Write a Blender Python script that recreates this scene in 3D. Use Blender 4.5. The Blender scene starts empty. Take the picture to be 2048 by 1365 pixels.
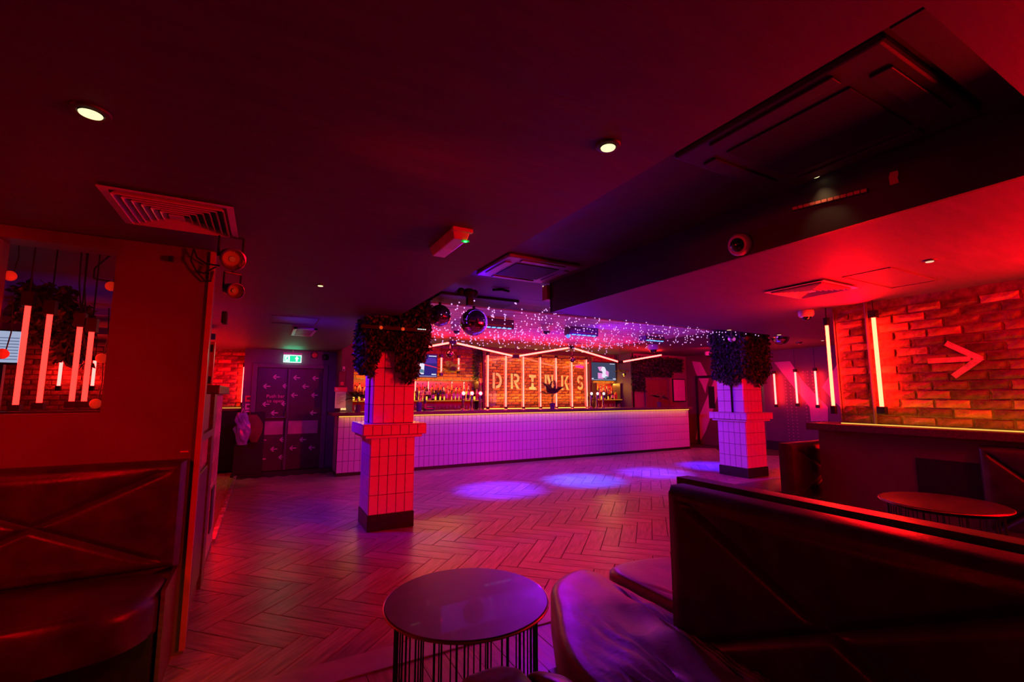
import bpy, math, random
from mathutils import Vector, noise
random.seed(7)
R = random.Random(11)
C = bpy.context.scene.collection
PI = math.pi
# ------------------------------------------------------------------ camera
FPX = 910.2; PITCH = math.radians(6.83); YAW = math.radians(28.4); EYE = 1.42
cam_d = bpy.data.cameras.new('camera'); cam = bpy.data.objects.new('camera', cam_d); C.objects.link(cam)
cam_d.sensor_width = 36; cam_d.lens = FPX / 2048 * 36; cam_d.clip_start = .02; cam_d.clip_end = 100
cam.location = (0, 0, EYE); cam.rotation_euler = (PI / 2 + PITCH, 0, -YAW)
bpy.context.scene.camera = cam
FW = Vector((math.sin(YAW) * math.cos(PITCH), math.cos(YAW) * math.cos(PITCH), math.sin(PITCH)))
RT = Vector((math.cos(YAW), -math.sin(YAW), 0)); UPV = RT.cross(FW)
def at(px, py, **k):
    """measured point of the photograph on a known plane of the room (x=, y= or z=)"""
    d = FW + RT * ((px - 1024) / FPX) + UPV * ((682.5 - py) / FPX)
    a, v = list(k.items())[0]; i = 'xyz'.index(a); o = Vector((0, 0, EYE))
    return o + d * ((v - o[i]) / d[i])
# ------------------------------------------------------------------ world, exposure
vs = bpy.context.scene.view_settings
vs.view_transform = 'Standard'; vs.look = 'None'; vs.exposure = -0.15; vs.gamma = 1.0; vs.use_curve_mapping = False
w = bpy.data.worlds.new('night'); bpy.context.scene.world = w; w.use_nodes = True
w.node_tree.nodes['Background'].inputs[0].default_value = (.3, .0, .02, 1)
w.node_tree.nodes['Background'].inputs[1].default_value = .002
cy = bpy.context.scene.cycles
cy.max_bounces = 6; cy.diffuse_bounces = 3; cy.glossy_bounces = 3; cy.transmission_bounces = 4; cy.transparent_max_bounces = 8
cy.sample_clamp_indirect = 4; cy.caustics_reflective = False; cy.caustics_refractive = False
# ------------------------------------------------------------------ room lights
RED = (1, .0, .004); BLUE = (.06, .02, 1); PURP = (.35, .0, 1); WARM = (1, .42, .04); MAG = (1, .0, .30)
def area(name, loc, target, sx, sy, power, col, spread=180):
    d = bpy.data.lights.new(name, 'AREA'); d.shape = 'RECTANGLE'; d.size = sx; d.size_y = sy; d.energy = power; d.color = col
    d.spread = math.radians(spread)
    o = bpy.data.objects.new(name, d); C.objects.link(o); o.location = loc
    o.rotation_euler = (Vector(target) - Vector(loc)).to_track_quat('-Z', 'Y').to_euler(); return o
def spot(name, loc, target, ang, power, col, blend=.6, r=.04):
    d = bpy.data.lights.new(name, 'SPOT'); d.energy = power; d.color = col; d.spot_size = math.radians(ang); d.spot_blend = blend
    d.shadow_soft_size = r
    o = bpy.data.objects.new(name, d); C.objects.link(o); o.location = loc
    o.rotation_euler = (Vector(target) - Vector(loc)).to_track_quat('-Z', 'Y').to_euler(); return o
def point(name, loc, power, col, r=.05):
    d = bpy.data.lights.new(name, 'POINT'); d.energy = power; d.color = col; d.shadow_soft_size = r
    o = bpy.data.objects.new(name, d); C.objects.link(o); o.location = loc; return o
# blue stage washes: the four LED bars over the dance floor
LEDX = [3.22, 4.80, 6.42, 8.05]
for i, x in enumerate(LEDX):
    spot('led_bar_beam', (x, 6.35, 2.30), (x + .02, 6.36, 0), 40, [1500, 1600, 1250, 1600][i], [(.06, .022, 1), (.0, .075, 1), (.05, .03, 1), (.02, .01, 1)][i], 1.0, .06)
# violet wash heads over the dance floor and at the end of the left passage
spot('violet_wash', (4.6, 6.0, 2.28), (5.4, 8.7, .3), 150, 270, (.14, .0, 1), 1.0, .12)
spot('violet_wash', (4.4, 6.2, 2.28), (7.6, 5.5, 1.0), 120, 360, (.16, .0, 1), 1.0, .10)
spot('violet_wash', (-.15, 5.7, 2.15), (2.4, 6.2, .6), 120, 170, (.10, .0, 1), 1.0, .06)
spot('recess_fill', (1.95, 4.40, 2.36), (1.75, 2.1, 2.62), 80, 16, (.06, .0, 1), 1.0, .05)  # unseen blue lamp added to tint the recess ceiling
spot('seat_fill', (3.4, 5.4, 2.25), (1.2, 1.5, .4), 40, 95, (.30, .0, 1), 1.0, .08)  # added lamp, turns the near seat top purple
# neon of the right hand wall, mostly beyond the frame
area('neon_glow_right', (4.80, -.45, 1.72), (1.8, 1.5, .8), .12, 1.0, 52, RED)
area('neon_glow_right_up', (4.72, .2, 1.9), (3.7, 1.0, 2.3), .1, 1.6, 165, RED, 140)
area('neon_glow_right_up', (4.86, 2.2, 2.0), (4.2, 2.2, 2.3), .1, .5, 26, RED, 150)
area('booth_fill', (-1.15, .85, 1.85), (-1.6, 3.1, .7), .2, .5, 10, RED, 85)  # unseen red lamp added to brighten the left booth
spot('red_beam', (-.6, 1.6, 2.0), (2.66, 1.55, 2.40), 30, 55, RED, 1., .05)  # added red lamp, lifts the dome camera and slats on the beam side
spot('red_beam', (-.1, 4.1, 1.98), (.05, 4.75, 0), 46, 44, RED, 1., .04)
area('neon_glow_backleft', (-1.1, 9.5, 1.5), (-.9, 8.4, 2.3), 1.2, .2, 24, RED)
area('neon_glow_backleft', (-1.0, 9.7, 1.9), (-1.0, 10.3, 1.7), 1.0, .1, 12, RED)
area('chevron_fill', (9.9, 7.4, 2.45), (11.3, 9.6, 1.3), .8, .1, 24, (1, 0, .03))  # added red fill for the chevrons and framed panel, no source known
area('menu_fill', (1.42, 8.92, 1.16), (1.33, 9.18, 1.33), .2, .05, .35, (1, .5, .2))  # added warm fill on the menu sheet
spot('door_fill', (.35, 7.6, 2.2), (.45, 9.9, 1.2), 70, 45, (.8, .02, 1), 1., .05)  # added pink lamp to light up the doors, no fixture there
spot('violet_wash', (4.3, 6.2, 1.7), (3.9, 3.3, 2.3), 64, 190, (.10, .0, 1), 1.0, .1)  # added in mid air to turn the low right ceiling violet
area('neon_glow_left', (-3.1, 1.7, 1.9), (-1.0, 3.2, 1.1), .3, .8, 14, RED)
area('red_fill_behind_brick', (8.0, .6, 1.8), (8.2, 5.0, 1.9), 1.6, .8, 210, RED)  # hidden red fill added for the far column and the ceiling beyond
spot('red_beam', (4.5, .2, 2.18), (1.25, 5.1, 1.15), 26, 640, RED, .8, .06)
area('neon_glow_bar', (4.6, 8.35, 2.22), (4.4, 7.4, 2.62), 5.5, .12, 26, (1, .0, .05))
area('brick_fill', (4.1, .6, 2.1), (5.0, 1.3, 1.75), .1, .8, 9, RED, 120)  # added red fill facing the brick, no lamp hangs here
area('ledge_strip_glow', (4.86, .9, 1.17), (5.0, .9, 1.5), 2.6, .04, 3.0, (1, .34, .0))
# ------------------------------------------------------------------ materials
def pm(name, col, rough=.5, metal=0., var=0., vs_=8., bump=0., bs=40., spec=.5, emis=None, es=0., coat=0., stretch=None, sample=True, rnd=0.):
    m = bpy.data.materials.new(name); m.use_nodes = True; nt = m.node_tree; b = nt.nodes['Principled BSDF']
    b.inputs['Base Color'].default_value = (*col, 1); b.inputs['Roughness'].default_value = rough
    b.inputs['Metallic'].default_value = metal; b.inputs['Specular IOR Level'].default_value = spec
    b.inputs['Coat Weight'].default_value = coat
    if emis: b.inputs['Emission Color'].default_value = (*emis, 1); b.inputs['Emission Strength'].default_value = es
    tc = nt.nodes.new('ShaderNodeTexCoord'); vec = tc.outputs['Object']
    if stretch:
        mp = nt.nodes.new('ShaderNodeMapping'); mp.inputs['Scale'].default_value = stretch; nt.links.new(vec, mp.inputs[0]); vec = mp.outputs[0]
    if var > 0:
        n = nt.nodes.new('ShaderNodeTexNoise'); n.inputs['Scale'].default_value = vs_; n.inputs['Detail'].default_value = 4
        nt.links.new(vec, n.inputs['Vector'])
        r = nt.nodes.new('ShaderNodeValToRGB'); r.color_ramp.elements[0].position = .35; r.color_ramp.elements[1].position = .68
        r.color_ramp.elements[0].color = (*[max(0, c * (1 - var)) for c in col], 1); r.color_ramp.elements[1].color = (*[min(1, c * (1 + var)) for c in col], 1)
        nt.links.new(n.outputs['Fac'], r.inputs[0]); nt.links.new(r.outputs[0], b.inputs['Base Color'])
        if rnd:
            oi = nt.nodes.new('ShaderNodeObjectInfo'); hs = nt.nodes.new('ShaderNodeHueSaturation'); mm = nt.nodes.new('ShaderNodeMapRange'); mm.inputs['To Min'].default_value = 1 - rnd; mm.inputs['To Max'].default_value = 1 + rnd * .6
            nt.links.new(oi.outputs['Random'], mm.inputs[0]); nt.links.new(mm.outputs[0], hs.inputs['Value']); nt.links.new(r.outputs[0], hs.inputs['Color']); nt.links.new(hs.outputs[0], b.inputs['Base Color'])
        mr = nt.nodes.new('ShaderNodeMapRange'); mr.inputs['To Min'].default_value = max(.02, rough - .1); mr.inputs['To Max'].default_value = min(1, rough + .12)
        nt.links.new(n.outputs['Fac'], mr.inputs[0]); nt.links.new(mr.outputs[0], b.inputs['Roughness'])
    if bump > 0:
        n2 = nt.nodes.new('ShaderNodeTexNoise'); n2.inputs['Scale'].default_value = bs; n2.inputs['Detail'].default_value = 5
        nt.links.new(vec, n2.inputs['Vector']); bp = nt.nodes.new('ShaderNodeBump'); bp.inputs['Strength'].default_value = bump; bp.inputs['Distance'].default_value = .01
        nt.links.new(n2.outputs['Fac'], bp.inputs['Height']); nt.links.new(bp.outputs[0], b.inputs['Normal'])
    if not sample: m.cycles.emission_sampling = 'NONE'
    return m
def glow(name, col, s, sample=True):
    m = bpy.data.materials.new(name); m.use_nodes = True; nt = m.node_tree; nt.nodes.clear()
    e = nt.nodes.new('ShaderNodeEmission'); e.inputs[0].default_value = (*col, 1); e.inputs[1].default_value = s
    o = nt.nodes.new('ShaderNodeOutputMaterial'); nt.links.new(e.outputs[0], o.inputs[0])
    if not sample: m.cycles.emission_sampling = 'NONE'
    return m
def thin_glass(name, refl=.12, tint=(1, 1, 1)):
    m = bpy.data.materials.new(name); m.use_nodes = True; nt = m.node_tree; nt.nodes.clear()
    t = nt.nodes.new('ShaderNodeBsdfTransparent'); t.inputs[0].default_value = (*tint, 1)
    g = nt.nodes.new('ShaderNodeBsdfGlossy'); g.inputs['Roughness'].default_value = .02
    mx = nt.nodes.new('ShaderNodeMixShader'); mx.inputs[0].default_value = refl
    o = nt.nodes.new('ShaderNodeOutputMaterial')
    nt.links.new(t.outputs[0], mx.inputs[1]); nt.links.new(g.outputs[0], mx.inputs[2]); nt.links.new(mx.outputs[0], o.inputs[0]); return m
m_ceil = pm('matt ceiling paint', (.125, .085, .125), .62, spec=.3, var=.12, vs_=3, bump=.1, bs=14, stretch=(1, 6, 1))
m_ceil_dark = pm('dark ceiling tone', (.06, .03, .035), .55, var=.2, vs_=3, bump=.2, bs=14)
m_wall_dark = pm('dark painted wall', (.15, .10, .10), .55, var=.15, vs_=3, bump=.1, bs=30)
m_wall_navy = pm('navy painted wall', (.13, .13, .16), .5, var=.15, vs_=3, bump=.1, bs=30)
m_black = pm('black metal', (.012, .012, .013), .38, spec=.5, var=.3, vs_=20)
m_blackm = pm('matt black plastic', (.012, .012, .012), .7, var=.3, vs_=20)
m_wood = pm('dark stained wood', (.10, .055, .04), .35, var=.35, vs_=5, stretch=(1, 12, 12), bump=.1, bs=30)
m_bartop = pm('bar top wood', (.12, .07, .06), .28, var=.3, vs_=5, stretch=(1, 10, 10), coat=.3)
m_tile = pm('white glazed tile', (.74, .72, .71), .16, var=.03, vs_=3, coat=.3)
m_grout = pm('dark grout', (.035, .03, .03), .9, var=.3, vs_=40)
m_brick = [pm('brick orange red', (.42, .17, .09), .8, var=.4, vs_=14, bump=.9, bs=45, rnd=.4), pm('brick dark red', (.20, .08, .06), .85, var=.5, vs_=18, bump=1, bs=40, rnd=.4), pm('brick pale', (.42, .22, .13), .8, var=.4, vs_=12, bump=.9, bs=50, rnd=.4)]
m_brick_bar = [pm('bar brick orange', (.45, .11, .03), .8, var=.3, vs_=9, bump=.8, bs=45, rnd=.3), pm('bar brick brown', (.28, .06, .02), .85, var=.35, vs_=9, bump=.9, bs=40, rnd=.3), pm('bar brick tan', (.52, .17, .06), .8, var=.3, vs_=9, bump=.8, bs=50, rnd=.3)]
m_mortar = pm('dirty mortar', (.22, .14, .11), .95, var=.35, vs_=20, bump=.6, bs=60)
m_plank = [pm('floor plank %d' % i, c, .30, var=.35, vs_=3.5, stretch=(1, 9, 1), bump=.06, bs=20, rnd=.12) for i, c in enumerate([(.42, .29, .30), (.37, .25, .26), (.46, .33, .33)])]
m_floorbase = pm('dark floor joint', (.06, .045, .04), .8, var=.3, vs_=30)
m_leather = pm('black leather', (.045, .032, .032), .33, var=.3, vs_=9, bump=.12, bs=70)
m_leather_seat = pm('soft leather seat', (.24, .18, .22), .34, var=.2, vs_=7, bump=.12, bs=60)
m_brass = pm('aged brass rim', (.55, .33, .15), .35, metal=1, var=.2, vs_=20)
m_tabletop = pm('worn dark table top', (.15, .09, .11), .4, var=.18, vs_=9, coat=.15)
m_white = pm('white plastic', (.75, .74, .73), .35, var=.03)
m_chrome = pm('chrome', (.8, .8, .8), .14, metal=1, var=.05)
m_mirror = pm('mirror facet', (.75, .73, .78), .07, metal=1)
m_leaf = [pm('leaf green', (.035, .085, .03), .5, var=.4, vs_=15), pm('leaf dark', (.02, .05, .022), .55, var=.4, vs_=15), pm('leaf olive', (.10, .11, .035), .5, var=.3, vs_=15)]
m_neon = glow('neon tube light', (1, .0150, .0125), 55)
m_neon_t = glow('tall neon tube light', (1, .068, .055), 10)
m_neon_r = glow('neon tube pure red', (1, .012, .009), 10)
m_neon_w = glow('neon tube warm core', (1, .0125, .0055), 80)
m_strip = glow('warm led strip', (1, .48, .07), 1.35, False)
m_down = glow('warm downlight lens', (1, .86, .42), 1.6, False)
m_downs = glow('small downlight lens', (1, .60, .4), 1.2, False)
m_fairy = glow('fairy light bulb', (.85, .42, 1), 1.6, False)
m_blueled = glow('blue led lens', (.12, .35, 1), 2.5, False)
m_exit = glow('exit sign green', (.02, .62, .30), 1.5)
m_exitw = glow('exit sign white', (.75, 1, .9), 2.2, False)
m_redlens = glow('red lens', (1, .03, .01), .3, False)
m_glass = thin_glass('clear glass', .10)
m_glass_soft = thin_glass('window glass', .07)
m_redglass = pm('red painted panel', (.42, .03, .05), .3, var=.1)
m_paper = pm('printed paper', (.62, .50, .44), .6, var=.05)
m_redsign = pm('red sign', (.75, .10, .10), .5, var=.05)
# ------------------------------------------------------------------ mesh building
ORG = {}
class MB:
    def __init__(s): s.v = []; s.f = []; s.mi = []; s.cur = 0
    def add(s, vs, fs):
        n = len(s.v); s.v += [tuple(v) for v in vs]; s.f += [tuple(i + n for i in f) for f in fs]; s.mi += [s.cur] * len(fs); return s
    def box(s, x0, x1, y0, y1, z0, z1):
        vs = [(x, y, z) for x in (x0, x1) for y in (y0, y1) for z in (z0, z1)]
        return s.add(vs, [(0, 1, 3, 2), (4, 6, 7, 5), (0, 4, 5, 1), (2, 3, 7, 6), (0, 2, 6, 4), (1, 5, 7, 3)])
    def tube(s, p0, p1, r0, r1=None, n=10, cap=True):
        r1 = r0 if r1 is None else r1; p0 = Vector(p0); p1 = Vector(p1); d = (p1 - p0).normalized()
        a = d.orthogonal().normalized(); b = d.cross(a)
        vs = [p + (a * math.cos(2 * PI * i / n) + b * math.sin(2 * PI * i / n)) * r for p, r in ((p0, r0), (p1, r1)) for i in range(n)]
        fs = [(i, (i + 1) % n, n + (i + 1) % n, n + i) for i in range(n)]
        if cap: fs += [tuple(reversed(range(n))), tuple(range(n, 2 * n))]
        return s.add(vs, fs)
    def path(s, pts, r, n=6):
        for a, b in zip(pts, pts[1:]): s.tube(a, b, r, r, n)
        return s
    def lathe(s, c, prof, n=20, axis=(0, 0, 1), cap=True):
        ax = Vector(axis).normalized(); a = ax.orthogonal().normalized(); b = ax.cross(a); c = Vector(c)
        vs = [c + ax * h + (a * math.cos(2 * PI * i / n) + b * math.sin(2 * PI * i / n)) * max(r, .0002) for r, h in prof for i in range(n)]
        fs = [(k * n + i, k * n + (i + 1) % n, (k + 1) * n + (i + 1) % n, (k + 1) * n + i) for k in range(len(prof) - 1) for i in range(n)]
        if cap: fs += [tuple(reversed(range(n))), tuple(range((len(prof) - 1) * n, len(prof) * n))]
        return s.add(vs, fs)
    def ball(s, c, r, n=12, sz=1.):
        m = n // 2
        return s.lathe(c, [(r * math.sin(PI * k / m), -r * sz * math.cos(PI * k / m)) for k in range(m + 1)], n)
    def prism(s, pts, off):
        off = Vector(off); n = len(pts); pts = [Vector(p) for p in pts]
        return s.add(pts + [p + off for p in pts], [tuple(range(n)), tuple(reversed(range(n, 2 * n)))] + [(i, n + i, n + (i + 1) % n, (i + 1) % n) for i in range(n)])
    def build(s, name, mat, parent=None, smooth=False, bevel=0., seg=2, kind=None, label=None):
        o3 = ORG.get(parent.name, Vector((0, 0, 0))) if parent else Vector((0, 0, 0))
        me = bpy.data.meshes.new(name); me.from_pydata([tuple(Vector(v) - o3) for v in s.v], [], s.f)
        for m in (mat if isinstance(mat, (list, tuple)) else [mat]): me.materials.append(m)
        if isinstance(mat, (list, tuple)): me.polygons.foreach_set('material_index', s.mi)
        me.validate(); me.update()
        if smooth: me.polygons.foreach_set('use_smooth', [True] * len(me.polygons))
        o = bpy.data.objects.new(name, me); C.objects.link(o)
        if smooth:
            try: me.set_sharp_from_angle(angle=math.radians(40))
            except Exception: pass
        if parent: o.parent = parent; ORG[o.name] = o3
        if bevel: b = o.modifiers.new('bevel', 'BEVEL'); b.width = bevel; b.segments = seg; b.limit_method = 'ANGLE'
        if kind: o['kind'] = kind
        if label: o['label'] = label
        return o
def tag(o, label, cat, group=None, kind=None):
    o['label'] = label; o['category'] = cat
    if group: o['group'] = group
    if kind: o['kind'] = kind
    return o
def thing(name, label, cat, loc, group=None):
    o = bpy.data.objects.new(name, None); C.objects.link(o); o.location = loc; o.empty_display_size = .05
    ORG[o.name] = Vector(loc); return tag(o, label, cat, group)
def struct(o): o['kind'] = 'structure'; return o
def copy_tree(o, parent=None, loc=None):
    c = o.copy(); C.objects.link(c)
    if parent: c.parent = parent
    if loc is not None: c.location = loc
    for ch in [x for x in o.children]: copy_tree(ch, c)
    return c
def box(name, m, d, parent=None, **k): return MB().box(*d).build(name, m, parent, **k)
ZL, ZH = 2.30, 2.62
# ================================================================== FLOOR
fl = struct(box('floor', m_floorbase, (-4.2, 12.6, -3, 11.2, -.12, -.006)))
Lp, Wp = .62, .155
def plank_mesh(mat):
    g = .0025; b = MB(); z1 = 0.; x0, x1, y0, y1 = g, Lp - g, g, Wp - g; c = .0015
    b.add([(x0, y0, -.006), (x1, y0, -.006), (x1, y1, -.006), (x0, y1, -.006), (x0 + c, y0 + c, z1), (x1 - c, y0 + c, z1), (x1 - c, y1 - c, z1), (x0 + c, y1 - c, z1)],
          [(4, 5, 6, 7), (0, 1, 5, 4), (1, 2, 6, 5), (2, 3, 7, 6), (3, 0, 4, 7)])
    me = bpy.data.meshes.new('plank'); me.from_pydata(b.v, [], b.f); me.materials.append(mat); return me, b
pmesh = [plank_mesh(m) for m in m_plank]
s2 = math.sqrt(2); X0, Y0 = 1.93, 3.483
cands = []
for n in range(-9, 4):
    for m in range(-30, 120):
        for kind in (0, 1):
            lx = m * Wp + n * Lp; ly = m * Wp - n * Lp
            if kind == 0: ox, oy, ang = lx, ly, -PI / 4
            else: ox, oy, ang = lx + Wp, ly + Wp, PI / 4
            wx = X0 + (ox + oy) / s2; wy = Y0 + (oy - ox) / s2
            cx = wx + math.cos(ang) * Lp / 2; cyy = wy + math.sin(ang) * Lp / 2
            if not (-.62 < cx < 10.6 and 2.55 < cyy < 9.0): continue
            depth = Vector((cx, cyy, -EYE)).dot(FW)
            vis = 1 if -.3 < cx < 8.8 * cyy / 6 else .3
            cands.append((depth / vis, wx, wy, ang))
cands.sort()
rest = MB()
for i, (d, wx, wy, ang) in enumerate(cands):
    if i < 300:
        o = bpy.data.objects.new('plank', pmesh[R.choice((0, 0, 1, 2))][0]); C.objects.link(o); o.parent = fl
        o.location = (wx, wy, R.uniform(-.0008, .0006)); o.rotation_euler = (0, 0, ang)
    else:
        b = pmesh[0][1]; rest.cur = R.choice((0, 1, 2)); ca, sa = math.cos(ang), math.sin(ang)
        rest.add([(wx + ca * x - sa * y, wy + sa * x + ca * y, z) for x, y, z in b.v], b.f)
rest.build('far_planks', m_plank, fl, kind='stuff')
# straight boards of the near platform and its pale edging strip
pm_near = pm('red brown boards', (.42, .20, .15), .35, var=.3, vs_=4, stretch=(9, 1, 1))
for i in range(16):
    box('floorboard', pm_near, (-.30 + i * .14, -.164 + i * .14, -.8, 2.56, -.006, .004 + .001 * (i % 2)), fl)
m_edge = pm('pale threshold', (.50, .42, .44), .4, var=.15, vs_=6)
struct(box('trim_1', m_edge, (-.33, 1.95, 2.56, 2.76, -.004, .012), bevel=.004))
# floor strip LED kerb on the left
m_kerb = pm('metal kerb strip', (.75, .6, .75), .25, metal=.6, var=.1)
struct(box('trim_2', m_kerb, (-.385, -.34, 5.45, 10.3, 0, .03)))
m_bf = pm('light boards left', (.50, .36, .22), .4, var=.3, vs_=4, stretch=(9, 1, 1))
for i in range(14): box('floorboard', m_bf, (-2.45 + i * .15, -2.305 + i * .15, 5.3, 10.3, -.004, .005), fl)
# ================================================================== CEILING
cl = struct(box('ceiling', m_ceil, (-4.2, 1.27, -3, 10.4, ZL, 2.9)))
struct(box('ceiling', m_ceil, (2.66, 12.5, -3, 4.0, ZL, 2.9)))
struct(box('ceiling', m_ceil, (1.27, 2.66, -3, .38, ZL, 2.9)))
ch = struct(box('ceiling', m_ceil, (1.27, 12.6, 2.95, 11.0, ZH, 2.9)))
struct(box('ceiling', m_ceil_dark, (1.27, 2.66, .38, 2.95, ZH, 2.9)))  # recess part, darker than the rest of the high ceiling
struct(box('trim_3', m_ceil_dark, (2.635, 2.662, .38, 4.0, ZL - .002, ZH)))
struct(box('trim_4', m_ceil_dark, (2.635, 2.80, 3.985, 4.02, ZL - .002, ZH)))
m_board = pm('ceiling board', (.60, .42, .50), .5, var=.2, vs_=5, stretch=(1, 9, 1))
for i in range(20):
    y = 5.55 + i * .152
    box('ceiling_board', m_board, (1.29, 7.35, y, y + .143, ZH - .018 - .002 * (i % 3), ZH), ch)
# faint joints of the low ceiling: access hatches
for i, (x0, x1, y0, y1) in enumerate([(3.75, 4.5, 1.45, 1.75), (.02, .5, 5.6, 6.2)]):
    t = MB(); g = .008
    t.box(x0, x1, y0, y0 + g, ZL - .004, ZL); t.box(x0, x1, y1 - g, y1, ZL - .004, ZL); t.box(x0, x0 + g, y0, y1, ZL - .004, ZL); t.box(x1 - g, x1, y0, y1, ZL - .004, ZL)
    o = t.build('ceiling_hatch', m_ceil); tag(o, ['thin square access hatch outline in the red lit ceiling by the right diffuser', 'thin access hatch frame in the low ceiling before the arrow doors'][i], 'hatch')
# ================================================================== WALLS
# left block with the window opening: wall face y = 3.25
WX0, WX1, WZ0, WZ1 = -1.26, -.775, 1.325, 2.235
b = MB()
b.box(-4.2, WX0, 3.25, 3.40, 0, ZL); b.box(WX1, -.315, 3.25, 3.40, 0, ZL); b.box(WX0, WX1, 3.25, 3.40, 0, WZ0); b.box(WX0, WX1, 3.25, 3.40, WZ1, ZL)
wl = struct(b.build('wall_left', m_wall_dark))
m_redtrim = pm('red lacquered corner trim', (.5, .12, .12), .3, var=.1)
struct(MB().box(-.335, -.308, 3.238, 3.262, .02, 2.29).build('trim_5', m_redtrim))
# outer shell behind and beside the camera
struct(box('wall_rear', m_wall_dark, (-4.2, 6.0, -3.1, -3.0, 0, ZL)))
struct(box('wall_west', m_wall_dark, (-4.3, -4.2, -3.1, 10.5, 0, ZL)))
# back left: brick wall with neon, navy wall with the arrow doors
bl = struct(box('wall_backleft', m_mortar, (-4.2, -.34, 10.3, 10.45, 0, ZL)))
DX0, DX1, DZ = at(512, 800, y=9.9).x, at(644, 800, y=9.9).x, 1.95
b = MB(); b.box(-.34, DX0, 9.9, 10.05, 0, ZL); b.box(DX1, 1.30, 9.9, 10.05, 0, ZL); b.box(DX0, DX1, 9.9, 10.05, DZ, ZL); b.box(-.36, -.34, 9.9, 10.3, 0, ZL)
wd = struct(b.build('wall_doors', m_wall_navy))
struct(box('wall_partition', m_wall_dark, (1.27, 1.50, 9.2, 10.6, 0, ZH)))
wb = struct(box('wall_back', m_mortar, (1.5, 9.2, 10.6, 10.75, 0, ZH)))
struct(box('wall_backside', m_wall_dark, (9.15, 9.25, 9.8, 10.75, 0, ZH)))
m_plum = pm('plum painted wall', (.30, .16, .17), .5, var=.1, vs_=3)
wr2 = struct(box('wall_backright', m_plum, (9.2, 11.6, 9.8, 9.95, 0, ZH)))
m_maroon = pm('dark maroon wall', (.17, .055, .05), .5, var=.12, vs_=3)
wc = struct(box('wall_chevron', m_maroon, (11.4, 11.5, 8.05, 9.8, 0, ZH)))
struct(box('wall_passage', m_wall_dark, (11.4, 12.5, 8.0, 8.05, 0, ZH)))
m_xwall = pm('dark mauve wall', (.11, .07, .10), .5, var=.1, vs_=3)
wx = struct(box('wall_farright', m_xwall, (12.0, 12.1, -3, 7.72, 0, ZH)))
m_green = pm('lime door wall', (.36, .36, .12), .5, var=.05)
wg = struct(box('wall_green', m_green, (12.35, 12.45, 7.5, 8.2, 0, ZH)))
struct(box('wall_south', m_wall_dark, (4.9, 12.1, -3.1, -3.0, 0, ZL)))
# right wall: brick above, panelled bench front below
WRX = 5.0
wr = struct(box('wall_right', m_mortar, (WRX + .02, WRX + .24, -3.0, 2.44, 1.151, ZL)))
# ---- bricks
def brick_mesh(mat, L, H, D, jit, seed):
    r = random.Random(seed); b = MB(); nx, nz = (5, 3) if L > .15 else (3, 3); vs_ = []
    for k in range(nz):
        for i in range(nx):
            ex = i in (0, nx - 1); ez = k in (0, nz - 1); x = -L / 2 + L * i / (nx - 1); z = -H / 2 + H * k / (nz - 1)
            x += (-1 if i else 1) * (.003 + r.uniform(0, jit)) if ex else r.uniform(-jit, jit); z += (-1 if k else 1) * (.002 + r.uniform(0, jit * .8)) if ez else r.uniform(-jit, jit)
            vs_.append((x, -D + (r.uniform(.001, .001 + jit) if ex or ez else r.uniform(-jit, jit * .3)), z))
    rim = [i for i in range(nx)] + [k * nx + nx - 1 for k in range(1, nz)] + [(nz - 1) * nx + i for i in range(nx - 2, -1, -1)] + [k * nx for k in range(nz - 2, 0, -1)]
    m = len(rim); n0 = len(vs_); vs_ += [(vs_[i][0] * 1.01, 0, vs_[i][2] * 1.02) for i in rim]
    fs = [(k * nx + i, k * nx + i + 1, (k + 1) * nx + i + 1, (k + 1) * nx + i) for k in range(nz - 1) for i in range(nx - 1)] + [(rim[i], n0 + i, n0 + (i + 1) % m, rim[(i + 1) % m]) for i in range(m)]
    b.add(vs_, fs)
    me = bpy.data.meshes.new('brick'); me.from_pydata(b.v, [], b.f); me.materials.append(mat); return me, b
def brickwork(wall, axis, plane, u0, u1, z0, z1, L=.215, H=.065, gap=.011, jit=.003, limit=300, depth=.02, skip=None, weights=(0, 0, 1, 0, 1, 2), seed=1, mats=None):
    """facing -Y (axis 'y') or -X (axis 'x'); real bricks proud of the mortar"""
    mats = mats or m_brick; r = random.Random(seed)
    full = [brick_mesh(mats[k], L, H, depth, jit, seed * 10 + q) for q in range(3) for k in weights[:6]]
    half = [brick_mesh(mats[k], L / 2 - gap / 2, H, depth, jit, seed * 10 + q) for q in range(2) for k in weights[:6]]
    st = MB(); n = 0; row = 0; z = z0 + H / 2 + .003
    while z + H / 2 <= z1 + .004:
        off = -(L + gap) / 2 if row % 2 else 0
        u = u0 + off
        while u < u1 - .02:
            a, bb = u, u + L; mesh = full
            if a < u0 - .01: a = u0; mesh = half; bb = a + L / 2 - gap / 2
            if bb > u1 + .01:
                if u1 - a > .08: mesh = half; bb = a + L / 2 - gap / 2
                else: break
            uc = (a + bb) / 2
            if not (skip and skip(uc, z)):
                me, b = r.choice(mesh); pr = r.uniform(-.004, .004)
                if n < limit:
                    o = bpy.data.objects.new('brick', me); C.objects.link(o); o.parent = wall
                    o.location = (uc, plane + pr, z) if axis == 'y' else (plane + pr, uc, z)
                    if axis == 'x': o.rotation_euler = (0, 0, -PI / 2)
                else:
                    st.cur = r.choice((0, 0, 1, 2))
                    if axis == 'y': st.add([(uc + x, plane + pr + y, z + zz) for x, y, zz in b.v], b.f)
                    else: st.add([(plane + pr + y, uc - x, z + zz) for x, y, zz in b.v], b.f)
                n += 1
            u += L + gap
        z += H + gap; row += 1
    if st.v: st.build('far_bricks', mats, wall, kind='stuff')
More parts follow.
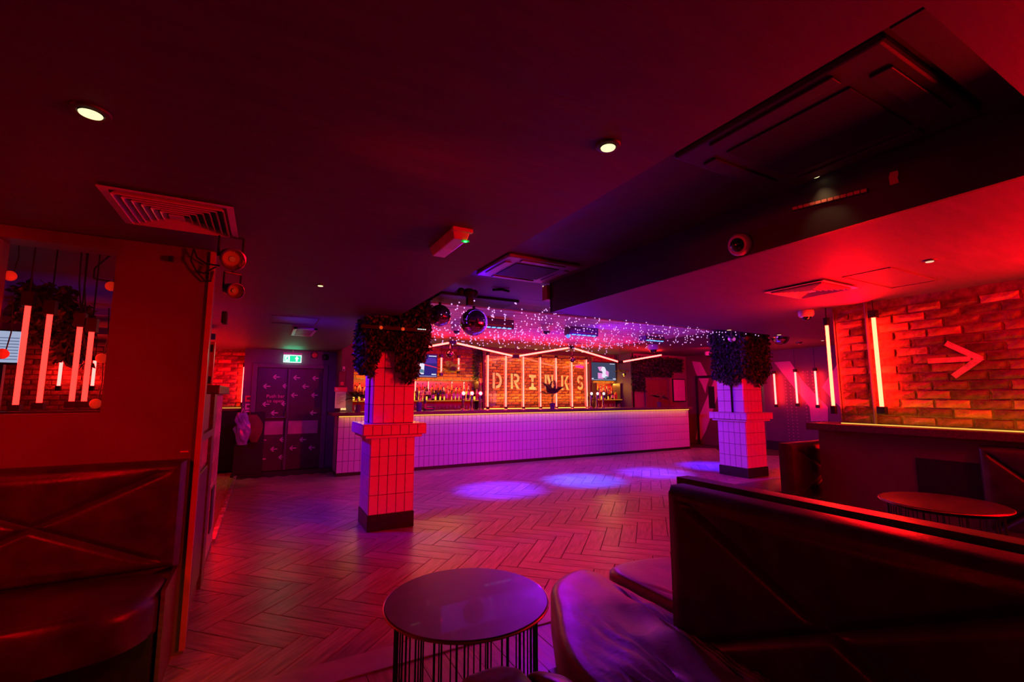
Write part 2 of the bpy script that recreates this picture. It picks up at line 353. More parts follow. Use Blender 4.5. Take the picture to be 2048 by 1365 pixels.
brickwork(wr, 'x', WRX + .02, .10, 2.44, 1.16, ZL - .01, L=.226, H=.069, gap=.007, jit=.007, depth=.014, limit=300, seed=3, weights=(0, 1, 1, 0, 1, 2))
brickwork(wb, 'y', 10.6, 4.93, 8.28, 1.10, ZH - .02, limit=300, seed=5, mats=m_brick_bar, weights=(0, 0, 1, 0, 2, 1))
SHX0, SHX1 = 1.55, 4.70
brickwork(wb, 'y', 10.45, 1.52, 4.80, 1.80, ZH - .02, limit=0, seed=7, mats=m_brick_bar, weights=(0, 0, 1, 0, 2, 1))
b = MB(); b.box(1.5, 4.82, 10.45, 10.6, 1.77, ZH); b.box(8.30, 9.17, 10.45, 10.6, 1.77, ZH); b.build('bulkhead', m_mortar, wb)
brickwork(wb, 'y', 10.45, 8.30, 9.15, 1.80, ZH - .02, limit=0, seed=8, mats=m_brick_bar)
brickwork(bl, 'y', 10.3, -1.6, -.36, 1.20, ZL - .02, limit=160, seed=9, weights=(1, 0, 1, 0, 1, 1))
# end of the brick wall (faces +Y) and the brick corner pier edge
struct(box('trim_6', m_mortar, (5.012, 5.24, 2.44, 2.452, 1.15, ZL)))
# lower front of the right wall, its worktop ledge
struct(box('wall_rightlow', m_maroon, (4.87, 5.25, -3.0, 2.60, 0, 1.085)))
o = box('ledge', m_wood, (4.76, 5.26, -3.0, 2.66, 1.085, 1.15), bevel=.006); tag(o, 'long dark wooden drinks ledge below the exposed brick wall on the right', 'ledge')
o = box('led_strip', m_strip, (4.935, 4.955, -2.4, 2.42, 1.150, 1.158)); tag(o, 'thin warm glowing light strip along the foot of the right brick wall', 'light strip')
o = box('service_hatch', m_blackm, (4.855, 4.868, 1.30, 1.84, .60, .90), bevel=.004); tag(o, 'dark flat hatch panel in the maroon bench front under the right ledge', 'hatch')
o = MB().tube((4.985, 2.15, 1.15), (4.985, 2.15, ZL), .014, n=8).build('conduit', m_wall_dark, smooth=True); tag(o, 'thin vertical conduit pipe fixed to the brick beside the neon tube', 'pipe')
# arrow painted on the bricks, pointing right
m_arrow = pm('pink paint', (.80, .26, .30), .7, var=.25, vs_=18)
ar = thing('painted_arrow', 'large faded pink arrow painted on the right brick wall pointing right', 'arrow', (4.985, 1.6, 1.7))
XA = 4.990
def stroke(p, q, w_):
    p = Vector(p); q = Vector(q); d = (q - p).normalized(); n = Vector((0, -d.z, d.y)) * w_ / 2
    MB().prism([p - n, q - n, q + n, p + n], (-.003, 0, 0)).build('arrow_stroke', m_arrow, ar)
stroke((XA, 1.73, 1.712), (XA, 1.46, 1.714), .042); XA = 4.9885; stroke((XA, 1.60, 1.855), (XA, 1.395, 1.705), .045); XA = 4.987; stroke((XA, 1.395, 1.72), (XA, 1.575, 1.575), .045)
# ================================================================== TILED THINGS
def tile_mesh(wd_, h, t=.006):
    c = .003; b = MB(); x, z = wd_ / 2, h / 2
    b.add([(-x, 0, -z), (x, 0, -z), (x, 0, z), (-x, 0, z), (-x + c, -t, -z + c), (x - c, -t, -z + c), (x - c, -t, z - c), (-x + c, -t, z - c)],
          [(4, 5, 6, 7), (0, 1, 5, 4), (1, 2, 6, 5), (2, 3, 7, 6), (3, 0, 4, 7)])
    me = bpy.data.meshes.new('tile'); me.from_pydata(b.v, [], b.f); me.materials.append(m_tile); return me, b
TM = {}
def tile(parent, uc, z, wd_, h, plane, face, st=None):
    key = (round(wd_, 3), round(h, 3))
    if key not in TM: TM[key] = tile_mesh(wd_, h)
    me, b = TM[key]; rot = {'-y': 0, '-x': -PI / 2, '+x': PI / 2, '+y': PI}[face]
    loc = Vector((uc, plane, z)) if 'y' in face else Vector((plane, uc, z))
    if st is None:
        o = bpy.data.objects.new('tile', me); C.objects.link(o); o.parent = parent; o.location = loc - ORG.get(parent.name, Vector((0, 0, 0))); o.rotation_euler = (R.uniform(-.006, .006), 0, rot + R.uniform(-.006, .006))
    else:
        ca, sa = math.cos(rot), math.sin(rot); st.add([(loc.x + ca * x - sa * y, loc.y + sa * x + ca * y, loc.z + zz) for x, y, zz in b.v], b.f)
def tiled(parent, face, plane, u0, u1, zs, tw=.1, st=None):
    n = max(1, round((u1 - u0) / tw)); w_ = (u1 - u0) / n
    for z0, z1 in zs:
        for i in range(n): tile(parent, u0 + (i + .5) * w_, (z0 + z1) / 2, w_ - .004, z1 - z0 - .004, plane, face, st)
def column(x0, x1, y0, y1, label):
    t = thing('tiled_column', label, 'column', ((x0 + x1) / 2, (y0 + y1) / 2, 0))
    MB().box(x0 - .012, x1 + .012, y0 - .012, y1 + .012, 0, .165).build('plinth', m_black, t, bevel=.004)
    MB().box(x0, x1, y0, y1, .15, .98).build('shaft', m_grout, t)
    b = MB(); u = .015; b.box(x0 + u, x1 - u, y0 + u, y0 + .17, 1.1, ZH); b.box(x0 + u + .05, x1 - u, y0 + .17, y0 + .26, 1.1, ZH); b.box(x0 + u, x1 - u, y0 + .26, y1 - u, 1.1, ZH); b.build('upper_shaft', m_grout, t)
    e = .10; MB().box(x0 - e, x1 + e, y0 - e, y1 + e, 1.0, 1.105).build('shelf_core', m_grout, t)
    MB().box(x0 - e + .03, x1 + e - .03, y0 - e + .03, y1 + e - .03, .965, 1.0).build('moulding', m_tile, t, bevel=.01)
    MB().box(x0 - e - .003, x1 + e + .003, y0 - e - .003, y1 + e + .003, 1.105, 1.118).build('shelf_top', m_tile, t, bevel=.004)
    low = [(.165 + i * .2, .365 + i * .2) for i in range(4)]; up = [(1.12 + i * .2, 1.32 + i * .2) for i in range(6)]
    for f, p, a, c in (('-y', y0, x0, x1), ('-x', x0, y0, y1), ('+x', x1, y0, y1)):
        s = 1 if f != '+x' else -1
        tiled(t, f, p, a, c, low)
        tiled(t, f, p - e * s, a - e, c + e, [(1.0, 1.105)])
        if f == '-y': tiled(t, f, p + .015, a + u, c - u, up)
        else:
            tiled(t, f, p + .015 * s, a + u, a + .17, up, .15)
            if f == '-x': tiled(t, f, p + .065, a + .17, a + .26, up, .09)
            else: tiled(t, f, p - .015, a + .17, a + .26, up, .09)
            tiled(t, f, p + .015 * s, a + .26, c - u, up, .12)
    return t
column(1.03, 1.505, 5.08, 5.56, 'nearer white tiled square column with a shelf, left of the bar')
column(7.41, 7.95, 5.15, 5.70, 'farther white tiled square column with a shelf, by the right end of the bar')
# ---- foliage
def leaves(boxes, n, name, mat, parent=None, size=.05, hang=.6, seed=1):
    r = random.Random(seed); b = MB(); vol = [abs((x1 - x0) * (y1 - y0) * (z1 - z0)) for x0, x1, y0, y1, z0, z1 in boxes]; tot = sum(vol)
    for (x0, x1, y0, y1, z0, z1), v in zip(boxes, vol):
        for _ in range(int(n * v / tot)):
            c = Vector((r.uniform(x0, x1), r.uniform(y0, y1), r.uniform(z0, z1)))
            d = Vector((r.uniform(-1, 1), r.uniform(-1, 1), r.uniform(-1, 1) - hang)).normalized(); s_ = d.orthogonal().normalized()
            s_.rotate(__import__('mathutils').Quaternion(d, r.uniform(0, 6.3))); L_ = size * r.uniform(.6, 1.3); W_ = L_ * .28; k = d.cross(s_) * L_ * .12
            b.cur = r.choice((0, 0, 1, 1, 2)); b.add([c, c + d * L_ * .45 + s_ * W_ + k, c + d * L_, c + d * L_ * .45 - s_ * W_ + k], [(0, 1, 2, 3)])
    return b.build(name, mat, parent, kind='stuff' if parent else None)
def ivy(boxes, n, label, loc, seed, size=.05):
    t = thing('hanging_ivy', label, 'hanging plant', loc)
    b = MB()
    for x0, x1, y0, y1, z0, z1 in boxes:
        for i in range(3): xx = x0 + (x1 - x0) * (.2 + .3 * i); b.tube((xx, (y0 + y1) / 2, z1), (xx + .02, (y0 + y1) / 2, z0 + .03), .006, n=5)
    b.build('stem', m_wood, t); leaves(boxes, n, 'foliage', m_leaf, t, size, seed=seed); return t
# near column: a skirt of ivy from the ceiling down, with ragged lower edge
def skirt(x0, x1, y0, y1, cols, top_fn, seed):
    r = random.Random(seed); bx = []; d = .13
    for fx in range(cols):
        a = x0 - d + (x1 - x0 + 2 * d) * fx / cols; c = a + (x1 - x0 + 2 * d) / cols
        bx.append((a, c, y0 - d, y0 - .01, top_fn(fx / cols, 'f'), ZL - .02 if c < 1.27 else ZH - .02))
    for fy in range(4):
        a = y0 + (y1 - y0) * fy / 4; c = a + (y1 - y0) / 4
        bx.append((x0 - d, x0 - .005, a, c, top_fn(fy / 4, 'l'), ZL - .02 if x0 < 1.2 else ZH - .02))
        bx.append((x1 + .005, x1 + d, a, c, top_fn(fy / 4, 'r'), ZH - .02))
    return bx
def t1(f, s):
    if s == 'f': return [1.70, 1.62, 1.80, 1.93, 1.92, 1.90, 1.68, 1.58, 1.57, 1.62, 1.80, 1.95][min(11, int(f * 12))]
    return (1.66 if s == 'l' else 1.85) + .1 * f
def t2(f, s):
    if s == 'f': return [1.78, 1.76, 1.80, 1.72, 1.66, 1.78, 1.62, 1.6, 1.66, 1.74, 1.78, 1.8][min(11, int(f * 12))]
    return {'l': 1.62 + .2 * abs(f - .25), 'r': 1.8}[s]
ivy(skirt(1.03, 1.505, 5.08, 5.56, 12, t1, 1), 15000, 'dark ivy bush wrapped around the top of the nearer tiled column', (1.27, 5.3, 1.6), 3, .045)
ivy(skirt(7.41, 7.95, 5.15, 5.70, 12, t2, 2), 11000, 'dark ivy wrapped around the top of the farther tiled column', (7.68, 5.4, 1.6), 4, .06)
# ================================================================== BAR COUNTER
BX0, BX1, BY = 1.185, 10.14, 8.70
bar = thing('bar_counter', 'long white tiled bar counter with a dark wooden top and glowing underside', 'bar', (BX0, BY, 0))
MB().box(BX0 + .006, BX1, BY + .006, BY + .42, .0, 1.055).build('carcass', m_grout, bar)
MB().box(BX0 + .006, BX0 + .3, BY + .4, 9.13, 0, 1.055).build('end_carcass', m_grout, bar)
MB().box(BX0 - .006, BX1 + .006, BY - .012, BY + .05, 0, .055).build('plinth', m_black, bar)
b = MB(); b.box(BX0 - .12, BX1 + .06, BY - .10, BY + .62, 1.06, 1.115); b.box(BX0 - .12, BX0 + .32, BY + .62, 9.14, 1.06, 1.115); b.build('worktop', m_bartop, bar, bevel=.005)
MB().box(BX0 + .01, BX1 - .01, BY - .035, BY - .012, 1.038, 1.052).build('led_strip', m_strip, bar)
MB().tube((BX0 - .003, BY - .003, .05), (BX0 - .003, BY - .003, 1.055), .007, n=6).build('corner_trim', m_black, bar)
rows = [(.055 + i * .2, .255 + i * .2) for i in range(4)] + [(.855, 1.05)]
n = round((BX1 - BX0) / .1); tw = (BX1 - BX0) / n; st = MB(); cnt = 0
for i in range(n):
    for z0, z1 in rows:
        tile(bar, BX0 + (i + .5) * tw, (z0 + z1) / 2, tw - .004, z1 - z0 - .004, BY + .006, '-y', None if cnt < 300 else st); cnt += 1
tiled(bar, '-x', BX0 + .006, BY + .01, 9.18, rows, .1, st)
tiled(bar, '+x', BX1, BY + .01, BY + .42, rows, .1, st)
st.build('far_tiles', m_tile, bar, kind='stuff')
# a drinks rail of slightly proud tile edge
area('bar_strip_glow', (5.65, BY - .045, 1.045), (5.65, BY - .0, .3), 8.8, .02, 5.5, (1, .32, .0))
# ================================================================== NEON TUBES
def neon(x, y, z0, z1, ztop, label, group=None, r=.014, mat=None, cap=.028, capl=.075, loc_stem=True):
    t = thing('neon_tube', label, 'neon light', (x, y, z0), group)
    MB().tube((x, y, z0), (x, y, z1), r, n=12).build('glass_tube', mat or m_neon, t, smooth=True)
    MB().box(x - cap, x + cap, y - cap, y + cap, z1, z1 + capl).build('end_cap', m_black, t, bevel=.004)
    MB().box(x - cap, x + cap, y - cap, y + cap, z0 - capl, z0).build('end_cap', m_black, t, bevel=.004)
    if ztop: MB().tube((x, y, z1 + capl), (x, y, ztop), .006, n=6).build('suspension_rod', m_black, t)
    return t
names = ['first', 'second', 'third', 'fourth', 'fifth', 'sixth', 'seventh']
lets = ['left of the letter D', 'between the letters D and R', 'between the letters R and I', 'between the letters I and N', 'between the letters N and K', 'between the letters K and S', 'right of the letter S']
for i, px in enumerate((976, 1012, 1047, 1081, 1112.5, 1144, 1173.5)):
    p = at(px, 760, y=10.262); z0 = at(px + 1, 814, y=10.262).z; z1 = at(px, 711 + i * 1.5, y=10.262).z
    neon(p.x, 10.262, z0, z1, ZH, 'tall vertical neon tube in front of the lettered brick, ' + lets[i], 'tall neon tubes before the lettered wall', r=.017, mat=m_neon_t, cap=.032, capl=.07)
for i, (a, c) in enumerate((((883, 716), (883, 746)), ((917.5, 717), (917, 741)))):
    p = at(a[0], a[1], y=10.33); q = at(c[0], c[1], y=10.33)
    neon(p.x, 10.33, q.z, p.z, ZH, ['short neon tube on the brick just right of the left television', 'short neon tube on the brick above the fan leaved plant'][i], r=.02, cap=.035, mat=m_neon_t)
for i, (px, lab) in enumerate(((831, 'nearest the tiled column'), (857, 'second from the column'), (904, 'right of the middle'), (928, 'at the right end'))):
    p = at(px, 763, y=10.55); q = at(px, 783, y=10.55)  # glowing tubes stand in for reflections of the front tubes
    t = thing('shelf_reflection', 'reflected neon tube, built as a small glowing tube in the left bottle niche, ' + lab, 'neon light', (p.x, 10.55, q.z))
    MB().tube((p.x, 10.55, q.z), (p.x, 10.55, 1.755), .014, n=8).build('glass_tube', m_neon_t, t); MB().box(p.x - .02, p.x + .02, 10.53, 10.57, 1.755, 1.77).build('end_cap', m_black, t)
# right wall tubes
neon(4.93, 2.07, 1.32, 2.135, ZL, 'bright vertical neon tube hung before the brick wall, beside the conduit', r=.0165, mat=m_neon_w, cap=.032, capl=.07)
neon(4.955, 2.485, 1.32, 2.12, ZL, 'vertical neon tube at the far end of the brick wall', r=.015, mat=m_neon_w, cap=.022, capl=.08)
# far right wall tubes
for i, (a, c) in enumerate((((1547.6, 748.5), (1552.3, 808.9)), ((1590, 745), (1595, 807)), ((1629, 743), (1636, 810)))):
    p = at(a[0], a[1], x=11.85); q = at(c[0], c[1], x=11.85)
    neon(11.85, (p.y + q.y) / 2, q.z, p.z, ZH, ['left', 'middle', 'right'][i] + ' one of three neon tubes hanging before the dark patterned wall', r=.022, cap=.035, capl=.08)
# back left tube
p = at(490, 735, y=10.2); q = at(485, 805, y=10.2)
neon(p.x, 10.2, q.z, p.z, ZL, 'neon tube on the brick beside the arrow doors', r=.026, cap=.035, mat=m_neon)
for yy in (10.2,): neon(-1.25, yy, 1.29, 1.98, ZL, 'neon tube on the back left brick seen through the window', r=.024, cap=.035, mat=m_neon)
# post boxes behind the half wall on the left
for i, (x0, x1, y0, y1, z1) in enumerate(((-.62, -.55, 5.05, 5.12, 1.98), (-.50, -.44, 5.15, 5.21, 1.93))):
    t = thing('lamp_post', ['taller red lit square post rising behind the left counter', 'shorter red lit square post with dark end blocks behind the left counter'][i], 'post', ((x0 + x1) / 2, (y0 + y1) / 2, 1.5))
    MB().box(x0, x1, y0, y1, 1.5, z1).build('post', m_redglass, t, bevel=.004)
    MB().box(x0 + .012, x1 - .012, y0 - .006, y0, 1.53, 1.6).build('end_block', m_black, t); MB().box(x0 + .012, x1 - .012, y0 - .006, y0, z1 - .1, z1 - .03).build('end_block', m_black, t)
# zigzag over the bar
zz = thing('zigzag_light', 'zigzag of glowing tubes hung below the ceiling along the bar', 'neon light', (5.6, 8.95, 2.3))
pts = [at(px, py, y=8.95) for px, py in ((760, 711), (905, 685), (1031, 713.5), (1142, 695.5), (1240, 725), (1326, 710))]
for a, c in zip(pts, pts[1:]):
    d = (c - a).normalized(); MB().tube(a + d * .07, c - d * .07, .019, n=10).build('glass_tube', m_neon, zz, smooth=True)
for i, p in enumerate(pts[1:-1]):
    MB().box(p.x - .085, p.x + .085, p.y - .03, p.y + .03, p.z - .035, p.z + .035).build('joint_box', m_black, zz, bevel=.005)
    MB().tube(p, (p.x, p.y, ZH), .006, n=6).build('suspension_rod', m_wall_dark, zz)
# ================================================================== BACK BAR
dm = thing('lettered_sign', 'painted stencil word DRINKS in pale letters on the brick behind the bar', 'lettering', (6.6, 10.57, 1.58))
m_letter = pm('pale yellow paint', (.98, .78, .48), .7, var=.12, vs_=12)
def ring(cx, cz, r0, r1, a0, a1, sx=1., n=10):
    o = [(cx + sx * r1 * math.cos(a0 + (a1 - a0) * i / n), cz + r1 * math.sin(a0 + (a1 - a0) * i / n)) for i in range(n + 1)]
    i_ = [(cx + sx * r0 * math.cos(a1 - (a1 - a0) * i / n), cz + r0 * math.sin(a1 - (a1 - a0) * i / n)) for i in range(n + 1)]
    return o + i_
H2 = PI / 2; w = .2
GL = {'D': [[(0, 0), (w, 0), (w, 1), (0, 1)], [(.3, 0), (.38, 0)] + [(.38 + .47 * math.sin(a), .5 - .5 * math.cos(a)) for a in [PI * k / 12 for k in range(1, 12)]] + [(.38, 1), (.3, 1), (.3, .82), (.36, .82)] + [(.36 + .29 * math.sin(a), .5 + .32 * math.cos(a)) for a in [PI * k / 12 for k in range(1, 12)]] + [(.36, .18), (.3, .18)]],
      'R': [[(0, 0), (w, 0), (w, 1), (0, 1)], [(.3, 1), (.5, 1)] + [(.5 + .32 * math.cos(a), .7 + .3 * math.sin(a)) for a in [H2 - PI * k / 12 for k in range(1, 12)]] + [(.5, .4), (.3, .44), (.3, .56), (.48, .57)] + [(.48 + .14 * math.cos(a), .7 + .13 * math.sin(a)) for a in [-H2 + PI * k / 8 for k in range(1, 8)]] + [(.48, .84), (.3, .84)], [(.3, .42), (.52, .42), (.86, 0), (.62, 0)]],
      'I': [[(0, 0), (.7, 0), (.7, .17), (.48, .2), (.45, .45), (.25, .45), (.22, .2), (0, .17)], [(0, 1), (0, .83), (.22, .8), (.25, .53), (.45, .53), (.48, .8), (.7, .83), (.7, 1)]],
      'N': [[(0, 0), (w * .9, 0), (w * .9, 1), (0, 1)], [(.24, 1), (.42, 1), (.66, .38), (.66, 0), (.6, 0), (.24, .78)], [(.70, 0), (.86, 0), (.86, 1), (.70, 1)]],
      'K': [[(0, 0), (w, 0), (w, 1), (0, 1)], [(.26, .40), (.62, 1), (.84, 1), (.46, .50), (.38, .58)], [(.36, .50), (.50, .58), (.84, 0), (.60, 0)]],
      'S': [ring(.40, .72, .12, .30, H2 * .15, PI * 1.5 - .25, 1.15, 14), ring(.40, .30, .12, .30, -PI + .15 * H2, H2 - .25, 1.15, 14)]}
for chx, px, pz in (('D', 985.2, 746), ('R', 1021.5, 748), ('I', 1057.9, 750), ('N', 1089.5, 750), ('K', 1122.3, 751.5), ('S', 1153, 752)):
    x = at(px, 760, y=10.574).x; z1 = at(px, pz, y=10.574).z; hgt = .40; z0 = z1 - hgt
    b = MB()
    for poly in GL[chx]: b.prism([(x + u * hgt * .78, 10.5735, z0 + v * hgt) for u, v in poly], (0, -.004, 0))
    b.build('letter_' + chx.lower(), m_letter, dm)
GX0, GX1 = at(969, 760, y=10.3).x, at(1179, 760, y=10.3).x
sc_ = thing('glass_screen', 'large glass screen in front of the lettered brick wall', 'glass screen', ((GX0 + GX1) / 2, 10.3, 1.1))
MB().box(GX0, GX1, 10.30, 10.304, 1.12, ZH - .03).build('pane', m_glass, sc_)
for x in (GX0 - .06, GX1): MB().box(x, x + .06, 10.27, 10.33, 1.1, ZH).build('post', m_wood, sc_, bevel=.004)
MB().box(GX0, GX1, 10.27, 10.33, 1.1, 1.125).build('bottom_rail', m_brass, sc_)
struct(box('trim_7', m_wood, (GX0 - .1, GX1 + .1, 10.2, 10.45, 2.50, ZH)))
o = box('led_strip', glow('amber strip', (1, .45, .06), 4), (GX0 + .05, GX1 - .05, 10.40, 10.42, 1.05, 1.10)); tag(o, 'amber light strip washing up the lettered brick from its foot', 'light strip')
area('amber_wash', (6.6, 10.38, 1.14), (6.6, 10.6, 2.0), 3.1, .04, 30, (1, .46, .05), 120)
area('amber_top_wash', (6.6, 10.44, 2.50), (6.6, 10.6, 1.7), 3.1, .04, 30, (1, .46, .05), 120)
for i, px in enumerate((1001, 1037, 1072, 1107, 1134, 1165)):
    p = at(px, 702 + (px - 1000) * .03, y=10.05)
    o = MB().lathe((p.x, 10.05, ZH - .02), [(.03, 0), (.035, .018)], 12).build('ceiling_spot', m_downs); tag(o, 'tiny recessed spotlight in the bar ceiling before the lettered wall', 'downlight', 'row of small bar ceiling spots')
# back counter
bc = thing('back_counter', 'low back bar counter running below the bottle shelves', 'counter', (5.3, 10.2, 0))
MB().box(1.52, 9.14, 10.05, 10.44, 0, 1.02).build('cabinet', m_wood, bc); MB().box(1.51, 9.14, 10.0, 10.44, 1.02, 1.05).build('worktop', m_bartop, bc, bevel=.004)
for i in range(12):
    x = 1.6 + i * .63; MB().box(x, x + .6, 10.035, 10.05, .1, .98).build('door', m_wood, bc, bevel=.004)
m_back = glow('amber backlight', (1, .42, .04), 2.0)
def bottle_shelf(x0, x1, label):
    t = thing('bottle_shelf', label, 'shelf', ((x0 + x1) / 2, 10.4, 1.3))
    MB().box(x0, x1, 10.16, 10.58, 1.285, 1.312).build('shelf_board', m_wood, t)
    MB().box(x0, x1, 10.158, 10.162, 1.288, 1.309).build('glowing_edge', glow('shelf edge', (1, .28, .02), .7, False), t)
    MB().box(x0, x1, 10.40, 10.58, 1.312, 1.40).build('step_board', m_wood, t)
    MB().box(x0, x1, 10.585, 10.592, 1.312, 1.77).build('back_panel', m_redglass, t)
    MB().box(x0, x1, 10.393, 10.399, 1.316, 1.396).build('backlight', m_back, t)
    MB().box(x0, x1, 10.57, 10.584, 1.40, 1.52).build('backlight', m_back, t)
    MB().box(x0, x1, 10.42, 10.5, 1.05, 1.285).build('riser', m_redglass, t)
    for x in (x0, x1 - .03): MB().box(x, x + .03, 10.2, 10.58, 1.05, 1.77).build('side_post', m_wood, t)
    return t
SRX0, SRX1 = at(1181, 790, y=10.3).x, at(1259, 790, y=10.3).x
bottle_shelf(1.62, 4.62, 'left backlit bottle shelf under the brick bulkhead'); bottle_shelf(SRX0 + .12, min(9.12, SRX1), 'right backlit bottle shelf under the television')
area('shelf_glow', (3.1, 10.5, 1.75), (3.1, 10.25, 1.3), 2.8, .05, 20, (1, .42, .05)); area('shelf_glow', (8.7, 10.5, 1.75), (8.7, 10.25, 1.3), .8, .05, 9, (1, .42, .05))
area('bulkhead_glow', (3.2, 10.28, 1.74), (3.2, 10.5, 2.2), 3.0, .04, 13, (1, .46, .03)); area('bulkhead_glow', (8.7, 10.28, 1.74), (8.7, 10.5, 2.2), .8, .04, 4, (1, .46, .03))
# bottles
m_bot = [pm('amber spirit bottle', (.75, .33, .05), .12, spec=.8, var=.2, vs_=20), pm('clear spirit bottle', (.85, .66, .35), .10, spec=.8, var=.15, vs_=20), pm('dark bottle', (.05, .025, .02), .12, spec=.8, var=.2, vs_=20), pm('green bottle', (.25, .42, .06), .12, spec=.8, var=.2, vs_=20), pm('red bottle', (.6, .06, .04), .12, spec=.8, var=.2, vs_=20)]
m_lab = [pm('cream bottle label', (.85, .7, .5), .6, var=.05), pm('red bottle label', (.6, .1, .06), .6, var=.05), pm('black bottle label', (.05, .04, .04), .6, var=.05)]
BOT = {}
def bottle(x, y, z, kind, shape, label, group):
    key = (kind, shape)
    if key not in BOT:
        t = thing('bottle', label, 'bottle', (x, y, z), group)
        r, h = [(.036, .29), (.042, .25), (.032, .31)][shape]; hb = h * [.62, .6, .58][shape]
        MB().lathe((x, y, z), [(r * .9, 0), (r, .006), (r, hb), (r * .75, hb + .025), (.014, hb + .055), (.013, h - .02)], 14).build('glass', m_bot[kind], t, smooth=True)
        MB().lathe((x, y, z), [(.016, h - .025), (.016, h)], 10).build('cap', m_black if kind != 3 else m_brass, t, smooth=True)
        MB().lathe((x, y, z), [(r + .001, hb * .25), (r + .001, hb * .8)], 14).build('label_band', m_lab[(kind + shape) % 3], t, smooth=True)
        BOT[key] = t; return t
    c = copy_tree(BOT[key], None, (x, y, z)); tag(c, label, 'bottle', group); return c
kn = ['amber', 'clear', 'dark', 'green', 'red']
for side, (x0, x1) in enumerate(((1.75, 4.58), (SRX0 + .2, 9.05))):
    sn = ['left', 'right'][side]
    for rowi, (yy, zz_) in enumerate(((10.27, 1.312), (10.47, 1.40))):
        x = x0
        while x < x1:
            k = R.choice((0, 1, 1, 0, 2, 4, 3) if rowi else (0, 1, 2, 1, 0)); s_ = R.randrange(3)
            bottle(x, yy + R.uniform(-.03, .03), zz_, k, s_, '%s glass bottle on the %s row of the %s backlit shelf' % (kn[k], ['front', 'back'][rowi], sn), '%s bottles, %s row, %s shelf' % (kn[k], ['front', 'back'][rowi], sn))
            x += R.uniform(.088, .125)
for i in range(9):
    x = 9.0 + i * 0 if False else (7.95 + .11 * i)
    if x < SRX0 + .15: continue
    bottle(x, 10.49, 1.40, 3 if i % 2 else 1, 2, ('green' if i % 2 else 'clear') + ' tall bottle at the left end of the right shelf', 'tall bottles at the left end of the right shelf')
# glasses on the back counter
m_gls = thin_glass('drinking glass', .25, (1, .8, .7))
gl0 = None
for sn, x0, x1 in (('left', 2.9, 4.4), ('right', 8.25, 9.1)):
    x = x0
    while x < x1:
        lab = 'clear drinking glass upside down on the %s back counter' % sn
        if gl0 is None:
            gl0 = MB().lathe((0, 0, 0), [(.036, 0), (.036, .004), (.028, .13), (.026, .135)], 14).build('drinking_glass', m_gls, smooth=True)
            gl0.location = (x, 10.13, 1.05); tag(gl0, lab, 'glass', sn + ' row of glasses')
        else:
            c = copy_tree(gl0, None, (x, 10.13 + R.uniform(-.03, .03), 1.05)); tag(c, lab, 'glass', sn + ' row of glasses')
        x += .095
# televisions
def tv(name_l, pxa, pxb, yy, left):
    a = at(*pxa, y=yy); c = at(*pxb, y=yy); x0, x1, z0, z1 = a.x, c.x, c.z, a.z
    t = thing('television', name_l, 'television', ((x0 + x1) / 2, yy, z0))
    MB().box(x0 - .02, x1 + .02, yy, yy + .05, z0 - .03, z1 + .02).build('casing', m_black, t, bevel=.004)
    W = x1 - x0; Hh = z1 - z0
    scr = []
    def quad(nm, pts_, m, k=1): return MB().prism([(x0 + W * u, yy - .001 * k, z0 + Hh * v) for u, v in pts_], (0, -.001, 0))  .build(nm, m, scr[0] if scr else t)
    bgc = (.035, .02, .22) if left else (.055, .065, .13)
    scr.append(quad('screen', [(0, 0), (1, 0), (1, 1), (0, 1)], glow('screen background', bgc, 1.0, False), 1))
    wt = glow('screen white', (.85, .8, .95), 1.1, False); pk = glow('screen pink', (.9, .3, .75), 1., False); bl_ = glow('screen teal', (.12, .25, .35), 1, False)
    quad('caption_bar', [(0, .0), (1, .0), (1, .035), (0, .035)], glow('screen grey', (.4, .42, .65), .9, False), 2)
    if left:
        quad('streak', [(.35, .62), (1, .44), (1, .40), (.35, .56)], glow('screen red streak', (.9, .03, .12), 1, False), 2)
        quad('nebula', [(.3, .9), (.95, .85), (1, .62), (.6, .6), (.4, .7)], glow('screen nebula', (.10, .03, .38), 1, False), 2)
        quad('shape', [(.08, .12), (.5, .10), (.52, .56), (.38, .64), (.2, .66), (.05, .5)], wt, 3); quad('shape', [(.18, .2), (.5, .16), (.5, .3), (.36, .34)], bl_, 4)
        quad('shape', [(.0, .1), (.12, .1), (.08, .45), (0, .4)], pk, 3); quad('caption', [(.68, .92), (.98, .92), (.98, .96), (.68, .96)], wt, 3); quad('caption', [(.8, .08), (.98, .08), (.98, .13), (.8, .13)], wt, 3)
    else:
        quad('shape', [(.27, .08), (.5, .08), (.45, .40), (.27, .42)], pk, 3); quad('shape', [(.27, .75), (.45, .78), (.52, .5), (.34, .52)], pk, 3); quad('shape', [(.55, .62), (.72, .48), (.70, .2), (.55, .3)], pk, 3)
        quad('shape', [(.40, .62), (.46, .78), (.55, .76), (.60, .6), (.58, .35), (.66, .25), (.60, .1), (.52, .12), (.42, .2), (.46, .42)], wt, 4)
        quad('shape', [(.52, .12), (.7, .16), (.6, .24)], bl_, 5); quad('caption', [(.76, .93), (.97, .93), (.97, .96), (.76, .96)], wt, 3); quad('caption', [(.0, .06), (.1, .06), (.1, .11), (0, .11)], wt, 3); quad('caption', [(.88, .06), (1, .06), (1, .11), (.88, .11)], wt, 3)
    MB().tube(((x0 + x1) / 2, yy + .04, (z0 + z1) / 2), ((x0 + x1) / 2, yy + .068, (z0 + z1) / 2), .04, n=10).build('wall_bracket', m_black, t)
tv('flat television with a white shape on purple, left above the bar', (822, 708.5), (873, 754), 10.36, True)
tv('flat television with pink and white shapes, right above the bar', (1181.5, 725), (1231.5, 761.5), 10.36, False)
